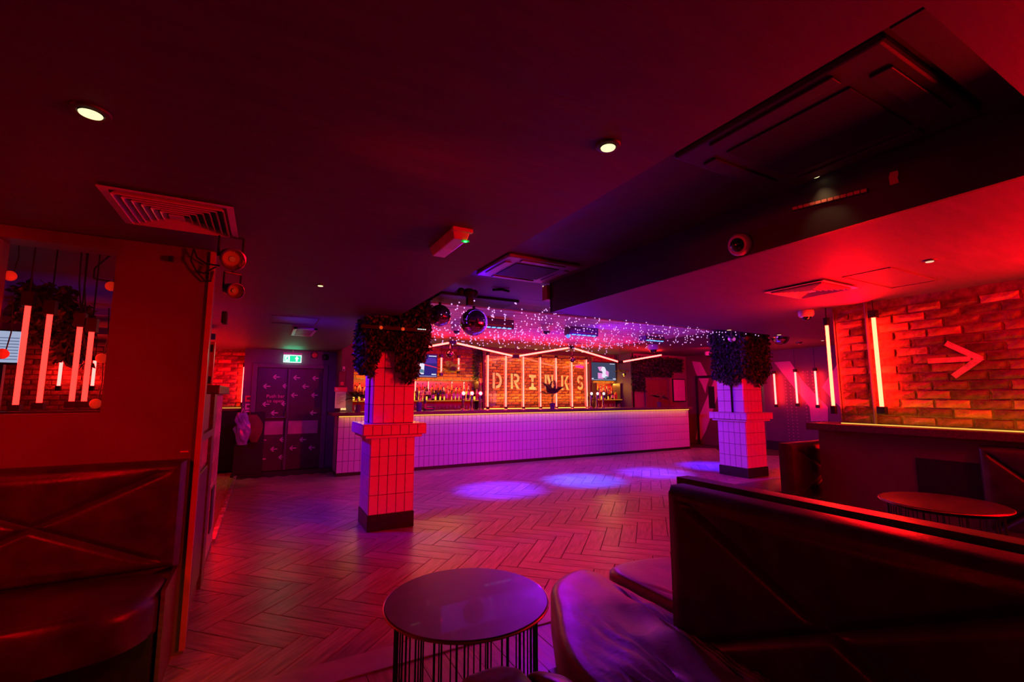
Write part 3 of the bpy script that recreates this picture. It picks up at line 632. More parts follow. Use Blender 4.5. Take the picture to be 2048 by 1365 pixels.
# plants behind and on the bar
def palm(base, n, Lf, label, seed, pot=True, up=.9, name='potted_palm', pr=.07, ph=.13, fw=.075, lm=None):
    r = random.Random(seed); t = thing(name, label, 'plant', base); x, y, z = base; zt = z
    if pot:
        MB().lathe(base, [(pr * .75, 0), (pr, ph), (pr * .9, ph), (pr * .85, ph * .8)], 16).build('pot', pm('plum pot', (.12, .04, .14), .4, var=.1), t, smooth=True); zt = z + ph * .9
        MB().tube((x, y, zt), (x, y, zt + Lf * .35), .012, .008, 6).build('trunk', m_wood, t); zt += Lf * .3
    for k in range(n):
        a = 2 * PI * k / n + r.uniform(-.3, .3); el = r.uniform(.35, 1.2) * up; b = MB(); L_ = Lf * r.uniform(.75, 1.1); p = Vector((x, y, zt)); q = None
        for s_ in range(9):
            f = s_ / 8; e2 = el - 1.5 * f * f; d = Vector((math.cos(a) * math.cos(e2), math.sin(a) * math.cos(e2), math.sin(e2))); q = p + d * L_ / 9
            b.tube(p, q, .003, n=4, cap=False); sd = Vector((-math.sin(a), math.cos(a), 0))
            if s_ > 1:
                for sg in (-1, 1):
                    for h_ in (0, .33, .66):
                        c = p.lerp(q, h_); tip = c + (sd * sg + d * .9 - Vector((0, 0, .35))).normalized() * fw * 1.9 * math.sin(PI * min(1, f * .8 + .2))
                        b.add([c, c + (tip - c) * .5 + d * .011, tip, c + (tip - c) * .5 - d * .011], [(0, 1, 2, 3)])
            p = q
        b.build('frond', lm or r.choice(m_leaf), t)
    return t
p = at(1105, 822, y=9.0)
palm((p.x, 9.0, 1.115), 13, .50, 'small potted palm standing on the bar before the lettered wall', 3, up=1.3)
p = at(903, 760, y=10.3)
palm((p.x, 10.28, 1.98), 9, .5, 'pale fan leaved palm hanging in a basket above the left bottle niche', 5, pot=False, name='hanging_palm', lm=pm('pale yellow green frond', (.45, .42, .10), .5, var=.2))
t = thing('hanging_basket', 'dark hanging basket holding the fan leaved palm', 'basket', (p.x, 10.28, 1.98))
MB().lathe((p.x, 10.28, 2.03), [(.03, -.07), (.10, -.03), (.13, .06), (.11, .06)], 14).build('bowl', m_wood, t, smooth=True); MB().tube((p.x, 10.28, 2.08), (p.x, 10.28, ZH), .005, n=5).build('cord', m_black, t)
p = at(1252, 745, y=10.1)
palm((p.x, 10.1, 2.06), 8, .42, 'fern hanging right of the right television', 6, pot=False, name='hanging_fern', lm=pm('olive fern', (.25, .22, .06), .5, var=.2))
t = thing('hanging_basket', 'dark hanging bowl with a glinting rim right of the right television', 'basket', (p.x, 10.1, 1.95))
MB().lathe((p.x, 10.1, 2.0), [(.03, -.06), (.10, -.03), (.14, .05), (.12, .05)], 14).build('bowl', m_chrome, t, smooth=True); MB().tube((p.x, 10.1, 2.05), (p.x, 10.1, ZH), .006, n=5).build('cord', m_black, t)
p = at(716, 790, y=9.0)
palm((p.x, 8.98, 1.115), 8, .34, 'bushy plant at the left end of the bar behind the tiled column', 9)
p = at(1322, 818, y=9.0)
palm((p.x, 9.05, 1.115), 9, .30, 'dark potted plant near the right end of the bar', 12)
leaf_iv = ivy([(at(948, 730, y=10.35).x, at(958, 730, y=10.35).x, 10.28, 10.42, 1.82, 2.56), (at(955, 730, y=10.35).x, at(966, 730, y=10.35).x, 10.28, 10.42, 2.25, 2.58)], 900, 'ivy trailing down the brick left of the lettered wall', (4.65, 10.35, 1.8), 8, .05)
p = at(963, 764, y=10.35)
t = thing('wall_box', 'small red box on the pier left of the lettered wall', 'box', (p.x, 10.35, p.z)); MB().box(p.x - .06, p.x + .06, 10.33, 10.44, p.z - .09, p.z + .09).build('casing', m_redsign, t, bevel=.01); MB().box(p.x - .03, p.x + .03, 10.325, 10.33, p.z - .02, p.z + .05).build('cover', m_redglass, t)
# vases / bottle with twigs on the bar left
for i, (px, nm) in enumerate(((838, 'blue grey vase with twigs on the bar beside the tiled column'), (850, 'tall dark bottle on the bar beside the twig vase'))):
    p = at(px, 822, y=8.95)
    if i == 0:
        t = thing('vase', nm, 'vase', (p.x, 8.95, 1.115)); MB().lathe((p.x, 8.95, 1.115), [(.05, 0), (.055, .01), (.055, .17), (.048, .17)], 16).build('body', pm('blue grey glaze', (.12, .10, .3), .25, var=.1), t, smooth=True)
        b = MB(); r = random.Random(4)
        for k in range(16):
            q = Vector((p.x + r.uniform(-.16, .16), 8.95 + r.uniform(-.1, .1), 1.115 + r.uniform(.32, .48))); b.tube((p.x, 8.95, 1.25), q, .003, .002, 4); b.ball(q, .012, 6)
        b.build('twigs', m_brass, t)
    else: bottle(p.x, 8.97, 1.115, 2, 2, nm, None)
# beer taps
def tap(x, y, label, group):
    t = thing('beer_tap', label, 'beer tap', (x, y, 1.115), group)
    MB().lathe((x, y, 1.115), [(.05, 0), (.05, .015), (.028, .03), (.025, .27), (.03, .28), (.03, .30)], 16).build('column', m_chrome, t, smooth=True)
    MB().tube((x, y - .02, 1.34), (x, y - .10, 1.33), .012, n=8).build('spout', m_chrome, t); MB().tube((x, y - .10, 1.335), (x, y - .105, 1.28), .009, n=8).build('nozzle', m_chrome, t)
    MB().tube((x, y - .045, 1.345), (x, y - .08, 1.42), .008, .014, 8).build('handle', m_black, t)
    MB().lathe((x, y - .02, 1.465), [(.045, 0), (.045, .012)], 20, (0, -1, 0)).build('badge_rim', m_chrome, t, smooth=True); MB().lathe((x, y - .032, 1.465), [(.038, 0), (.036, .004)], 20, (0, -1, 0)).build('badge', glow('lit badge', (.9, .85, .95), 1.6, False), t)
    MB().tube((x, y, 1.41), (x, y, 1.43), .02, n=8).build('neck', m_chrome, t); return t
for sn, ps in (('left', (926, 943, 960)), ('right', (1181.5, 1193.5, 1206))):
    for i, px in enumerate(ps): tap(at(px, 790, y=9.0).x, 9.0, 'chrome beer tap with a round lit badge, %s of the %s three' % (['leftmost', 'middle', 'rightmost'][i], sn), '%s beer taps' % sn)
# till printer and small boxes
p = at(856, 815, y=9.2); t = thing('card_machine', 'low black machine with a red front on the bar left', 'machine', (p.x, 9.2, 1.115)); MB().box(p.x - .1, p.x + .1, 9.1, 9.28, 1.115, 1.19).build('casing', m_black, t, bevel=.01); MB().box(p.x - .07, p.x + .07, 9.095, 9.1, 1.145, 1.165).build('front', m_redglass, t)
# ================================================================== NOTICES, DOORS
t = thing('menu_notice', 'cream printed menu under a red band at the left end of the bar', 'notice', (1.33, 9.18, 1.13))
x0, x1 = at(669, 800, y=9.18).x, at(692.5, 800, y=9.18).x; zt = at(680, 784, y=9.18).z; zb = at(680, 817, y=9.18).z; zr = at(680, 775, y=9.18).z
MB().box(x0, x1, 9.175, 9.18, 1.115, zt).build('stand', m_glass, t); MB().box(x0 + .008, x1 - .008, 9.169, 9.174, zb, zt).build('sheet', m_paper, t)
MB().box(x0 - .008, x1 + .008, 9.169, 9.18, zt + .004, zr).build('red_band', m_redsign, t)
b = MB()
for k in range(9): b.box(x0 + .035, x1 - .05 - .03 * (k % 3), 9.1665, 9.1685, zt - .05 - k * .023, zt - .044 - k * .023)
b.build('print_lines', m_wood, t)
MB().lathe((x0 + .03, 9.168, (zt + zr) / 2 + .002), [(.018, 0), (.018, .001)], 14, (0, -1, 0)).build('emblem', m_paper, t)
x0, x1 = at(677, 760, y=9.18).x, at(692, 760, y=9.18).x; za, zb = at(680, 743, y=9.18).z, at(680, 774, y=9.18).z
t = thing('poster', 'small dark framed poster above the menu at the left end of the bar', 'poster', (x0, 9.18, zb)); MB().box(x0, x1, 9.18, 9.196, zb, za).build('frame', m_black, t, bevel=.003); MB().box(x0 + .01, x1 - .01, 9.177, 9.18, zb + .01, za - .01).build('print', m_maroon, t)
MB().box(x0 + .04, x1 - .04, 9.174, 9.177, zb + .03, zb + .09).build('emblem', m_redsign, t)
# double door with arrows
m_door = pm('plum door leaf', (.07, .03, .045), .42, var=.15, vs_=4)
m_arrowp = pm('pale door vinyl', (.85, .68, .74), .5, var=.05)
dmid = at(575.5, 800, y=9.9).x
dr = thing('door_1', 'door', 'door', (DX0, 9.9, 0)); del dr['label']; del dr['category']; dr['kind'] = 'structure'
fr = MB(); fr.box(DX0 - .09, DX0, 9.86, 9.9, 0, DZ + .08); fr.box(DX1, DX1 + .09, 9.86, 9.9, 0, DZ + .08); fr.box(DX0, DX1, 9.86, 9.9, DZ, DZ + .08); fr.build('door_frame', m_wall_navy, dr, bevel=.008)
for (a, c) in ((DX0 + .005, dmid - .004), (dmid + .004, DX1 - .005)):
    lf = MB().box(a, c, 9.915, 9.955, .01, DZ - .005).build('door_leaf', m_door, dr, bevel=.003)
    MB().box(a + .03, c - .05, 9.906, 9.915, .68, .93).build('kick_plate', m_chrome if False else pm('brushed plate', (.55, .5, .52), .35, metal=.7, var=.1), lf)
box('astragal', m_wall_navy, (dmid - .018, dmid + .018, 9.895, 9.915, .01, DZ - .01), dr)
def mini_arrow(px, py, s_=1., dim=False):
    p = at(px, py, y=9.913); x, z = p.x, p.z; k = .068 * s_; th = .0085; b = MB()
    def sg(a, c):
        a = Vector((a[0], 9.913, a[1])); c = Vector((c[0], 9.913, c[1])); d = (c - a).normalized(); n = Vector((-d.z, 0, d.x)) * th; b.prism([a + n, c + n, c - n, a - n], (0, -.002, 0))
    sg((x + k * 2.0, z), (x - k * .75, z)); sg((x - k * .8, z), (x + k * .5, z + k)); sg((x - k * .8, z), (x + k * .5, z - k)); b.build('arrow_decal', m_arrowp, dr)
for px, py in ((550, 754.5), (530.5, 773), (569, 772.5), (590.5, 756), (628.5, 757), (608.5, 773.5), (586, 791), (626.5, 791), (529, 809), (566.5, 808), (546, 826.5), (624, 826.5), (523, 881), (563, 880), (603, 880), (545, 899), (583, 897), (621, 896), (522, 919), (561, 915)):
    mini_arrow(px, py, .62 if py < 870 else .6)
def text(body, size, loc, mat, parent, name='lettering', rot=(PI / 2, 0, 0), ext=.001):
    cu = bpy.data.curves.new(name, 'FONT'); cu.body = body; cu.size = size; cu.align_x = 'CENTER'; cu.extrude = ext; cu.resolution_u = 2
    o = bpy.data.objects.new(name, cu); me = bpy.data.meshes.new_from_object(o); bpy.data.objects.remove(o)
    me.materials.append(mat); m = bpy.data.objects.new(name, me); C.objects.link(m); m.parent = parent
    m.location = Vector(loc) - ORG.get(parent.name, Vector((0, 0, 0))); m.rotation_euler = rot; return m
p = at(551, 796, y=9.912); text('Push bar\nto open', .09, (p.x, 9.912, p.z), pm('pink door vinyl', (.95, .40, .5), .5, var=.05), dr)
b = MB(); p0 = at(523, 834, y=9.87); p1 = at(571, 834, y=9.87)
b.tube((p0.x, 9.87, 1.0), (p1.x, 9.87, 1.0), .013, n=8); b.box(p0.x - .025, p0.x + .02, 9.86, 9.915, .98, 1.12); b.box(p1.x - .02, p1.x + .025, 9.86, 9.915, .98, 1.12); b.tube((p1.x, 9.88, .05), (p1.x, 9.88, 1.93), .009, n=6); b.build('push_bar', m_chrome, dr)
# exit sign over the door
ex = thing('exit_sign', 'lit green running man exit sign above the arrow doors', 'sign', (.45, 9.82, 2.05))
a = at(567.5, 710, y=9.82); c = at(602.5, 726, y=9.82)
MB().box(a.x, c.x, 9.822, 9.83, c.z, a.z).build('panel', m_exitw, ex); gf = MB().box(a.x + .012, c.x - .012, 9.818, 9.822, c.z + .012, a.z - .012).build('green_face', m_exit, ex)
xm = (a.x + c.x) / 2; zc = (a.z + c.z) / 2; hh = (a.z - c.z)
b = MB(); b.prism([(xm + .075 + u * hh, 9.817, zc + v * hh) for u, v in ((-.25, 0), (0, .36), (.25, 0), (.1, 0), (.1, -.32), (-.1, -.32), (-.1, 0))], (0, -.001, 0))
b.prism([(xm - .09 + u * hh, 9.817, zc + v * hh) for u, v in ((-.28, -.36), (.28, -.36), (.28, .36), (-.28, .36))], (0, -.001, 0)); b.build('pictogram', m_exitw, gf)
b = MB(); mx = xm - .09
b.prism([(mx + u * hh, 9.8155, zc + v * hh) for u, v in ((-.05, .17), (.10, .14), (.12, .02), (.02, -.06), (.16, -.14), (.10, -.34), (.03, -.33), (.07, -.16), (-.08, -.05), (-.2, -.3), (-.26, -.27), (-.14, .0), (-.04, .07), (-.17, .05), (-.19, .1))], (0, -.001, 0)); b.lathe((mx + .04 * hh, 9.8155, zc + .24 * hh), [(.07 * hh, 0), (.07 * hh, .001)], 12, (0, -1, 0)); b.build('running_figure', m_exit, ex)
MB().box(a.x - .01, c.x + .01, 9.80, 9.85, a.z + .01, a.z + .045).build('housing', m_white, ex, bevel=.004); MB().tube((xm, 9.82, a.z + .04), (xm, 9.82, ZL), .008, n=6).build('rod', m_white, ex)
area('exit_glow', (xm, 9.78, zc), (xm, 9.1, 2.35), .3, .12, .55, (.05, 1, .45), 110)
# alarm sounders, extinguisher signs, bag
for px, py, nm, m in ((629, 711, 'red round alarm sounder above the arrow doors', m_redsign), (651, 715, 'black wall spotlight at the corner above the arrow doors', m_black)):
    p = at(px, py, y=9.88); t = thing('alarm_sounder' if m is m_redsign else 'wall_spotlight', nm, 'alarm' if m is m_redsign else 'spotlight', (p.x, 9.88, p.z)); MB().lathe((p.x, 9.895, p.z), [(.05, 0), (.055, .02), (.05, .05), (.02, .065)], 16, (0, -1, 0)).build('body', m, t, smooth=True); MB().box(p.x - .06, p.x + .06, 9.888, 9.9, p.z - .06, p.z + .06).build('base', m_black, t)
p = at(672, 729, y=9.18); t = thing('wall_sensor', 'small white wall sensor on the partition at the left bar end', 'sensor', (p.x, 9.18, p.z)); MB().box(1.285, 1.33, 9.165, 9.2, 1.88, 1.97).build('body', m_white, t, bevel=.006); MB().box(1.295, 1.32, 9.162, 9.165, 1.89, 1.92).build('lens', m_black, t)
t = thing('safety_signs', 'column of small safety notices on the navy wall left of the arrow doors', 'sign', (-.2, 9.89, 1.2))
for i, (py, m) in enumerate(((798, m_redsign), (814, m_white), (828, m_white))):
    p = at(499, py, y=9.89); MB().box(p.x - .07, p.x + .07, 9.89, 9.9, p.z - .055, p.z + .055).build('notice', m, t); MB().box(p.x - .045, p.x + .045, 9.888, 9.89, p.z - .02, p.z + .03).build('symbol', m_wood, t)
# plastic bag and coat hanging at the kerb end
p = at(484, 870, y=9.3)
t = thing('plastic_bag', 'crumpled shiny blue plastic bag hanging left of the arrow doors', 'bag', (p.x, 9.3, .9)); b = MB(); r = random.Random(9); n_ = 14; rows_ = 9; vsx = []
for k in range(rows_):
    f = k / (rows_ - 1); z = 1.12 - .55 * f
    for i in range(n_):
        a = 2 * PI * i / n_; rr = (.07 + .05 * math.sin(PI * f)) * r.uniform(.75, 1.2); vsx.append((p.x - .02 + .03 * f + rr * math.cos(a), 9.3 + rr * .6 * math.sin(a), z))
b.add(vsx, [(k * n_ + i, k * n_ + (i + 1) % n_, (k + 1) * n_ + (i + 1) % n_, (k + 1) * n_ + i) for k in range(rows_ - 1) for i in range(n_)] + [tuple(range(n_))]); b.build('film', pm('shiny blue film', (.25, .3, .6), .15, spec=.9, var=.3, vs_=10), t); MB().path([(p.x - .03, 9.3, 1.12), (p.x - .01, 9.32, 1.2), (p.x + .02, 9.3, 1.12)], .004).build('handle', m_white, t)
t = thing('coat', 'rust coloured folded coat hanging beside the plastic bag', 'coat', (p.x + .16, 9.35, .8)); b = MB(); vsx = []
for k in range(rows_):
    f = k / (rows_ - 1); z = 1.08 - .48 * f
    for i in range(n_):
        a = 2 * PI * i / n_; rr = (.05 + .09 * math.sin(PI * min(1, f * .9 + .12))) * (1 + .18 * math.sin(3 * a + 5 * f)); vsx.append((p.x + .12 + .08 * f + rr * math.cos(a), 9.38 + rr * .6 * math.sin(a), z))
b.add(vsx, [(k * n_ + i, k * n_ + (i + 1) % n_, (k + 1) * n_ + (i + 1) % n_, (k + 1) * n_ + i) for k in range(rows_ - 1) for i in range(n_)] + [tuple(range(n_)), tuple(reversed(range((rows_ - 1) * n_, rows_ * n_)))]); b.build('cloth', pm('rust cloth', (.16, .05, .03), .85, var=.2), t, smooth=True); MB().path([(p.x + .1, 9.38, 1.08), (p.x + .1, 9.45, 1.14)], .006).build('loop', m_black, t)
t = thing('stand', 'black stand holding the hanging bag and coat', 'stand', (p.x + .08, 9.42, 0)); MB().box(p.x - .12, p.x + .34, 9.50, 9.60, 0, 1.12).build('board', m_blackm, t, bevel=.01); MB().box(p.x - .14, p.x + .36, 9.44, 9.64, 0, .04).build('foot', m_blackm, t)
# back-left shelf and cupboards
t = thing('wall_shelf', 'narrow warm lit shelf under the back left brick wall', 'shelf', (-1.2, 10.15, 1.15)); MB().box(-2.4, -.37, 10.02, 10.27, 1.14, 1.18).build('board', m_wood, t); MB().box(-2.4, -.38, 10.262, 10.24, 1.18, 1.19).build('light_strip', m_strip, t)
t = thing('cupboard', 'black cupboard under the back left shelf', 'cupboard', (-1.2, 10.1, 0)); MB().box(-2.4, -.40, 10.05, 10.27, 0, 1.13).build('carcass', m_blackm, t)
for i in range(4): MB().box(-2.38 + i * .5, -1.9 + i * .5, 10.03, 10.05, .05, 1.08).build('door', m_black, t, bevel=.004)
spot('floor_warm', (-.9, 9.3, 1.9), (-.75, 9.0, 0), 50, 10, (1, .6, .15), 1., .05)
# garden wall, back right door, framed panel
gx0, gx1 = at(1265, 720, y=9.72).x, at(1365, 720, y=9.72).x; gx2 = at(1290, 760, y=9.72).x; gx3 = at(1345, 740, y=9.72).x
gw = thing('leaf_wall', 'dark leafy green wall panel right of the bar above the rear door', 'green wall', (gx0, 9.75, 1.55))
b = MB(); b.box(gx0, gx1, 9.76, 9.8, 2.15, 2.50); b.box(gx0, gx3, 9.76, 9.8, 1.97, 2.15); b.box(gx0, gx2, 9.76, 9.8, 1.55, 1.97); b.build('backing', m_blackm, gw)
leaves([(gx0, gx1, 9.70, 9.76, 2.15, 2.52), (gx0, gx3, 9.70, 9.76, 1.97, 2.15), (gx0, gx2, 9.70, 9.76, 1.55, 1.97)], 3800, 'foliage', m_leaf, gw, .07, .2, 15)
d2 = thing('door_2', 'x', 'x', (9.7, 9.8, 0)); del d2['label']; del d2['category']; d2['kind'] = 'structure'
a, c = at(1292, 760, y=9.78).x, at(1334, 760, y=9.78).x
MB().box(a, c, 9.77, 9.8, 0, 1.88).build('door_leaf', m_maroon, d2); fr = MB(); fr.box(a - .07, a, 9.75, 9.8, 0, 1.93); fr.box(c, c + .07, 9.75, 9.8, 0, 1.93); fr.box(a, c, 9.75, 9.8, 1.87, 1.93); fr.build('door_frame', m_wall_dark, d2, bevel=.005)
MB().box(a + .1, c - .1, 9.762, 9.77, 1.0, 1.75).build('panel', m_maroon, d2, bevel=.004)
a, c = at(1347, 760, y=9.76), at(1371, 802, y=9.76)
t = thing('framed_panel', 'pink framed panel on the wall right of the rear door', 'picture', (a.x, 9.77, c.z)); MB().box(a.x - .03, c.x + .03, 9.765, 9.8, c.z - .03, a.z + .03).build('frame', m_black, t, bevel=.004); MB().box(a.x, c.x, 9.76, 9.766, c.z, a.z).build('sheet', pm('pale pink sheet', (.85, .55, .60), .45, var=.05), t)
# chevron wall
m_pinkp = pm('pink wall paint', (.78, .36, .38), .5, var=.05)
cv = thing('painted_stripes', 'angular pink stripes painted on the maroon wall and door right of the bar', 'wall painting', (11.39, 9.0, 1.2))
def decal(poly, plane, m, parent, nm='painted_stripe', off=.003):
    MB().prism([at(px, py, x=plane) for px, py in poly], (-off, 0, 0)).build(nm, m, parent)
decal([(1384, 723), (1401, 725), (1417, 756), (1397, 756), (1391, 745)], 11.395, m_pinkp, cv); decal([(1397, 757), (1418, 757), (1413, 775), (1411, 787), (1404, 770)], 11.355, m_pinkp, cv)
decal([(1430, 757), (1437, 757), (1437, 788), (1412, 862), (1402, 880), (1391, 880), (1399, 832)], 11.355, m_pinkp, cv)
d3 = thing('door_3', 'x', 'x', (11.4, 9.0, 0)); del d3['label']; del d3['category']; d3['kind'] = 'structure'
ya, yb = at(1441, 760, x=11.38).y, at(1396, 760, x=11.38).y
MB().box(11.36, 11.4, ya, yb, 0, 1.93).build('door_leaf', m_maroon, d3, bevel=.003); fr = MB(); fr.box(11.33, 11.4, yb, yb + .07, 0, 2.0); fr.box(11.33, 11.4, ya - .07, ya, 0, 2.0); fr.box(11.33, 11.4, ya, yb, 1.93, 2.0); fr.build('door_frame', m_blackm, d3)
yc = at(1423, 790, x=11.35).y; MB().box(11.345, 11.36, yc - .1, yc + .1, 1.05, 1.68).build('vision_panel', m_black, d3)
# far right patterned wall
m_mauve = pm('mauve wall paint', (.50, .22, .40), .5, var=.05)
xw = thing('painted_cross', 'broad mauve crossing bands and dots painted on the far right dark wall', 'wall painting', (11.99, 6.8, 1.4))
decal([(1548, 725), (1580, 723), (1606, 763), (1656, 815), (1656, 843), (1622, 843), (1619, 814), (1586, 773)], 11.995, m_mauve, xw, 'painted_band')
decal([(1644, 775), (1667, 741), (1692, 700), (1692, 825), (1668, 803)], 11.995, m_mauve, xw, 'painted_band')
b = MB()
for i in range(3):
    for k in range(22):
        y = 7.12 - i * .115; z = 2.02 - k * .082; b.lathe((11.995, y, z), [(.013, 0), (.013, .002)], 8, (-1, 0, 0))
for i in range(4):
    for k in range(16): b.lathe((11.995, 6.66 - i * .11 - .02 * (k > 4), 2.02 - k * .082), [(.013, 0), (.013, .002)], 8, (-1, 0, 0))
b.build('painted_dots', pm('pink dots', (.5, .2, .28), .6, var=.05), xw, kind='stuff')
struct(box('trim_8', m_blackm, (11.96, 12.0, -3, 7.72, 0, .22)))
gs = thing('restroom_sign', 'column of pale letters on the lime lit door beyond the far column', 'sign', (12.34, 7.85, 1.5))
for k, chx in enumerate('SORSEY'): text(chx, .11, (12.345, 7.84, 1.66 - k * .115), m_paper, gs, 'letter', (PI / 2, 0, -PI / 2))
struct(box('door_4', m_green, (12.32, 12.35, 7.7, 8.0, 0, 1.8)))
area('lime_corridor', (12.2, 7.86, 2.35), (12.35, 7.86, 1.0), .15, .25, 2.2, (.85, 1, .25))
# ================================================================== LEFT HALF WALL (counter side)
hw = thing('tiled_half_wall', 'low tiled counter wall with a dark wooden cap behind the left booth', 'half wall', (-.4, 4.3, 0))
MB().box(-.52, -.36, 3.42, 5.3, 0, 1.43).build('core', m_wall_dark, hw); MB().box(-.58, -.31, 4.25, 5.38, 1.43, 1.50).build('cap', m_wood, hw, bevel=.006)
MB().box(-.50, -.33, 3.42, 4.2, 1.12, 1.17).build('lower_ledge', m_wood, hw)
tiled(hw, '+x', -.36, 3.45, 4.2, [(.92, 1.12)], .1); tiled(hw, '+x', -.36, 4.45, 5.3, [(.06 + .2 * i, .26 + .2 * i) for i in range(6)] + [(1.26, 1.42)], .1)
MB().box(-.365, -.335, 4.22, 4.42, 0, 1.43).build('pilaster', m_wood, hw); MB().box(-.362, -.345, 3.5, 4.2, .1, .9).build('cabinet_door', m_wood, hw, bevel=.006); MB().box(-.353, -.346, 4.78, 5.0, .25, .62).build('vent_panel', m_black, hw)
# ================================================================== WINDOW in the left wall
wn = thing('window_1', 'x', 'x', ((WX0 + WX1) / 2, 3.3, WZ0)); del wn['label']; del wn['category']; wn['kind'] = 'structure'
MB().box(WX0, WX1, 3.335, 3.339, WZ0, WZ1).build('pane', m_glass_soft, wn); MB().box(WX0, WX1, 3.33, 3.40, WZ0, WZ0 + .012).build('window_sill', m_black, wn)
for i, (a, c) in enumerate((((57, 613), (30, 810)), ((100, 630), (78, 806)), ((159, 655), (144, 803)), ((185, 665), (166, 803)))):
    p = at(*a, y=3.47); q = at(*c, y=3.47); x = (p.x + q.x) / 2
    t = thing('neon_tube', ['first', 'second', 'third', 'fourth'][i] + ' from the left of four neon tubes behind the left window', 'neon light', (x, 3.47, q.z), 'neon tubes behind the left window')
    MB().tube((x, 3.47, q.z), (x, 3.47, p.z), .0125, n=12).build('glass_tube', m_neon_r, t, smooth=True); MB().box(x - .024, x + .024, 3.446, 3.494, p.z, p.z + .08).build('end_cap', m_black, t); MB().box(x - .024, x + .024, 3.446, 3.494, q.z - .035, q.z).build('end_cap', m_black, t)
    MB().tube((x, 3.47, p.z + .08), (x, 3.47, ZL), .004, n=5).build('suspension_rod', m_black, t)
o = box('window_shelf', m_black, (-1.5, -.60, 3.40, 3.56, 1.30, 1.325)); tag(o, 'narrow black shelf behind the left window under the neon tubes', 'shelf')
m_ball = pm('red paper ball', (.85, .10, .06), .5, emis=(1, .03, .01), es=.35, var=.1)
for i, (px, py) in enumerate(((20, 552), (222, 573), (203, 717), (191, 808), (4, 708))):
    p = at(px, py, y=3.425); t = thing('globe_lamp', 'small red globe lamp at the left window edge, ' + ['upper left', 'upper right', 'right middle', 'lower right', 'left middle'][i], 'globe lamp', p)
    MB().ball(p, .028, 16).build('globe', m_ball, t, smooth=True); MB().tube((p.x, p.y + .02, p.z), (p.x, p.y + .045, p.z), .012, n=8).build('holder', m_black, t)
    MB().path([(p.x, p.y + .03, p.z), (p.x + .01, p.y + .04, p.z + .12), (p.x, p.y + .04, min(ZL, p.z + .3))], .003, 5).build('cable', m_black, t)
# dark hanging drape/foliage behind window, cables, tv, dj gear
ivy([(-1.30, -1.06, 3.6, 3.75, 1.86, 2.08), (-1.25, -.98, 3.66, 3.8, 1.74, 1.98), (-1.12, -.98, 3.66, 3.8, 1.62, 1.8)], 1500, 'dark foliage hanging behind the left window above the neon tubes', (-1.15, 3.7, 1.7), 21, .05)
t = thing('hanging_cable', 'pair of dark cables looping down behind the left window', 'cable', (-1.0, 3.6, 1.8)); MB().path([(-1.03, 3.62, 2.29), (-1.025, 3.62, 2.1), (-1.0, 3.62, 1.9), (-.96, 3.62, 1.7)], .004, 5).build('strand', m_black, t); MB().path([(-1.005, 3.62, 2.29), (-1.0, 3.62, 2.1), (-.98, 3.62, 1.9), (-.93, 3.62, 1.68)], .004, 5).build('strand', m_black, t); MB().path([(-.86, 3.5, 2.27), (-.93, 3.5, 2.17), (-.93, 3.5, 2.11), (-.85, 3.5, 2.10)], .005, 5).build('strand', m_black, t)
a, c = at(-40, 660, y=4.6), at(41, 726, y=4.6)
t = thing('monitor', 'pale lit screen seen through the left window', 'screen', ((a.x + c.x) / 2, 4.6, c.z)); MB().box(a.x - .01, c.x + .01, 4.605, 4.64, c.z - .015, a.z + .01).build('casing', m_black, t); MB().box(a.x, c.x, 4.60, 4.605, c.z, a.z).build('screen', glow('pale screen', (.50, .58, .85), .9, False), t)
b = MB(); [b.box(a.x + .02, c.x - .02, 4.597, 4.599, c.z + .02 + k * .022, c.z + .026 + k * .022) for k in range(8)]; b.build('text_lines', glow('screen lines', (.16, .2, .4), .8, False), t); MB().box((a.x + c.x) / 2 - .02, (a.x + c.x) / 2 + .02, 4.62, 4.66, 1.1, c.z).build('stand', m_black, t)
t = thing('side_counter', 'dark counter in the side room behind the left window', 'counter', (-1.9, 4.7, 0)); MB().box(-3.2, -1.3, 4.4, 5.1, 0, 1.06).build('body', m_blackm, t); MB().box(-3.25, -1.25, 4.35, 5.15, 1.06, 1.10).build('top', m_wood, t)
t = thing('side_counter', 'dark low cabinet before the brick in the side room', 'counter', (-2.6, 8.6, 0)); MB().box(-3.6, -1.9, 8.3, 8.8, 0, 1.15).build('body', m_blackm, t); MB().box(-3.65, -1.85, 8.25, 8.85, 1.15, 1.19).build('top', m_wood, t)
struct(box('wall_sideroom', m_maroon, (-4.2, -1.95, 9.4, 9.5, 0, ZL)))
for i, (px, lab) in enumerate(((123, 'left'), (190, 'right'))):
    p = at(px, 722, y=9.2); q = at(px - 3, 772, y=9.2); neon(p.x, 9.2, q.z, p.z, ZL, lab + ' far neon tube seen through the left window', r=.02, cap=.03)
brickwork(wl, 'y', 9.4, -3.4, -1.97, 1.2, ZL - .02, limit=0, seed=31)
spot('side_room_purple', (-1.5, 4.6, 1.3), (-1.4, 5.4, 2.3), 110, 14, (.28, .05, 1), 1., .1)
o = box('cable_tray', m_wall_dark, (-2.6, -.62, 5.6, 5.66, 2.18, 2.24)); tag(o, 'dark cable tray under the side room ceiling seen through the left window', 'cable tray')
o = box('cable_tray', m_wall_dark, (-2.9, -.62, 7.2, 7.28, 2.16, 2.24)); tag(o, 'farther ceiling rail in the side room seen through the left window', 'cable tray')
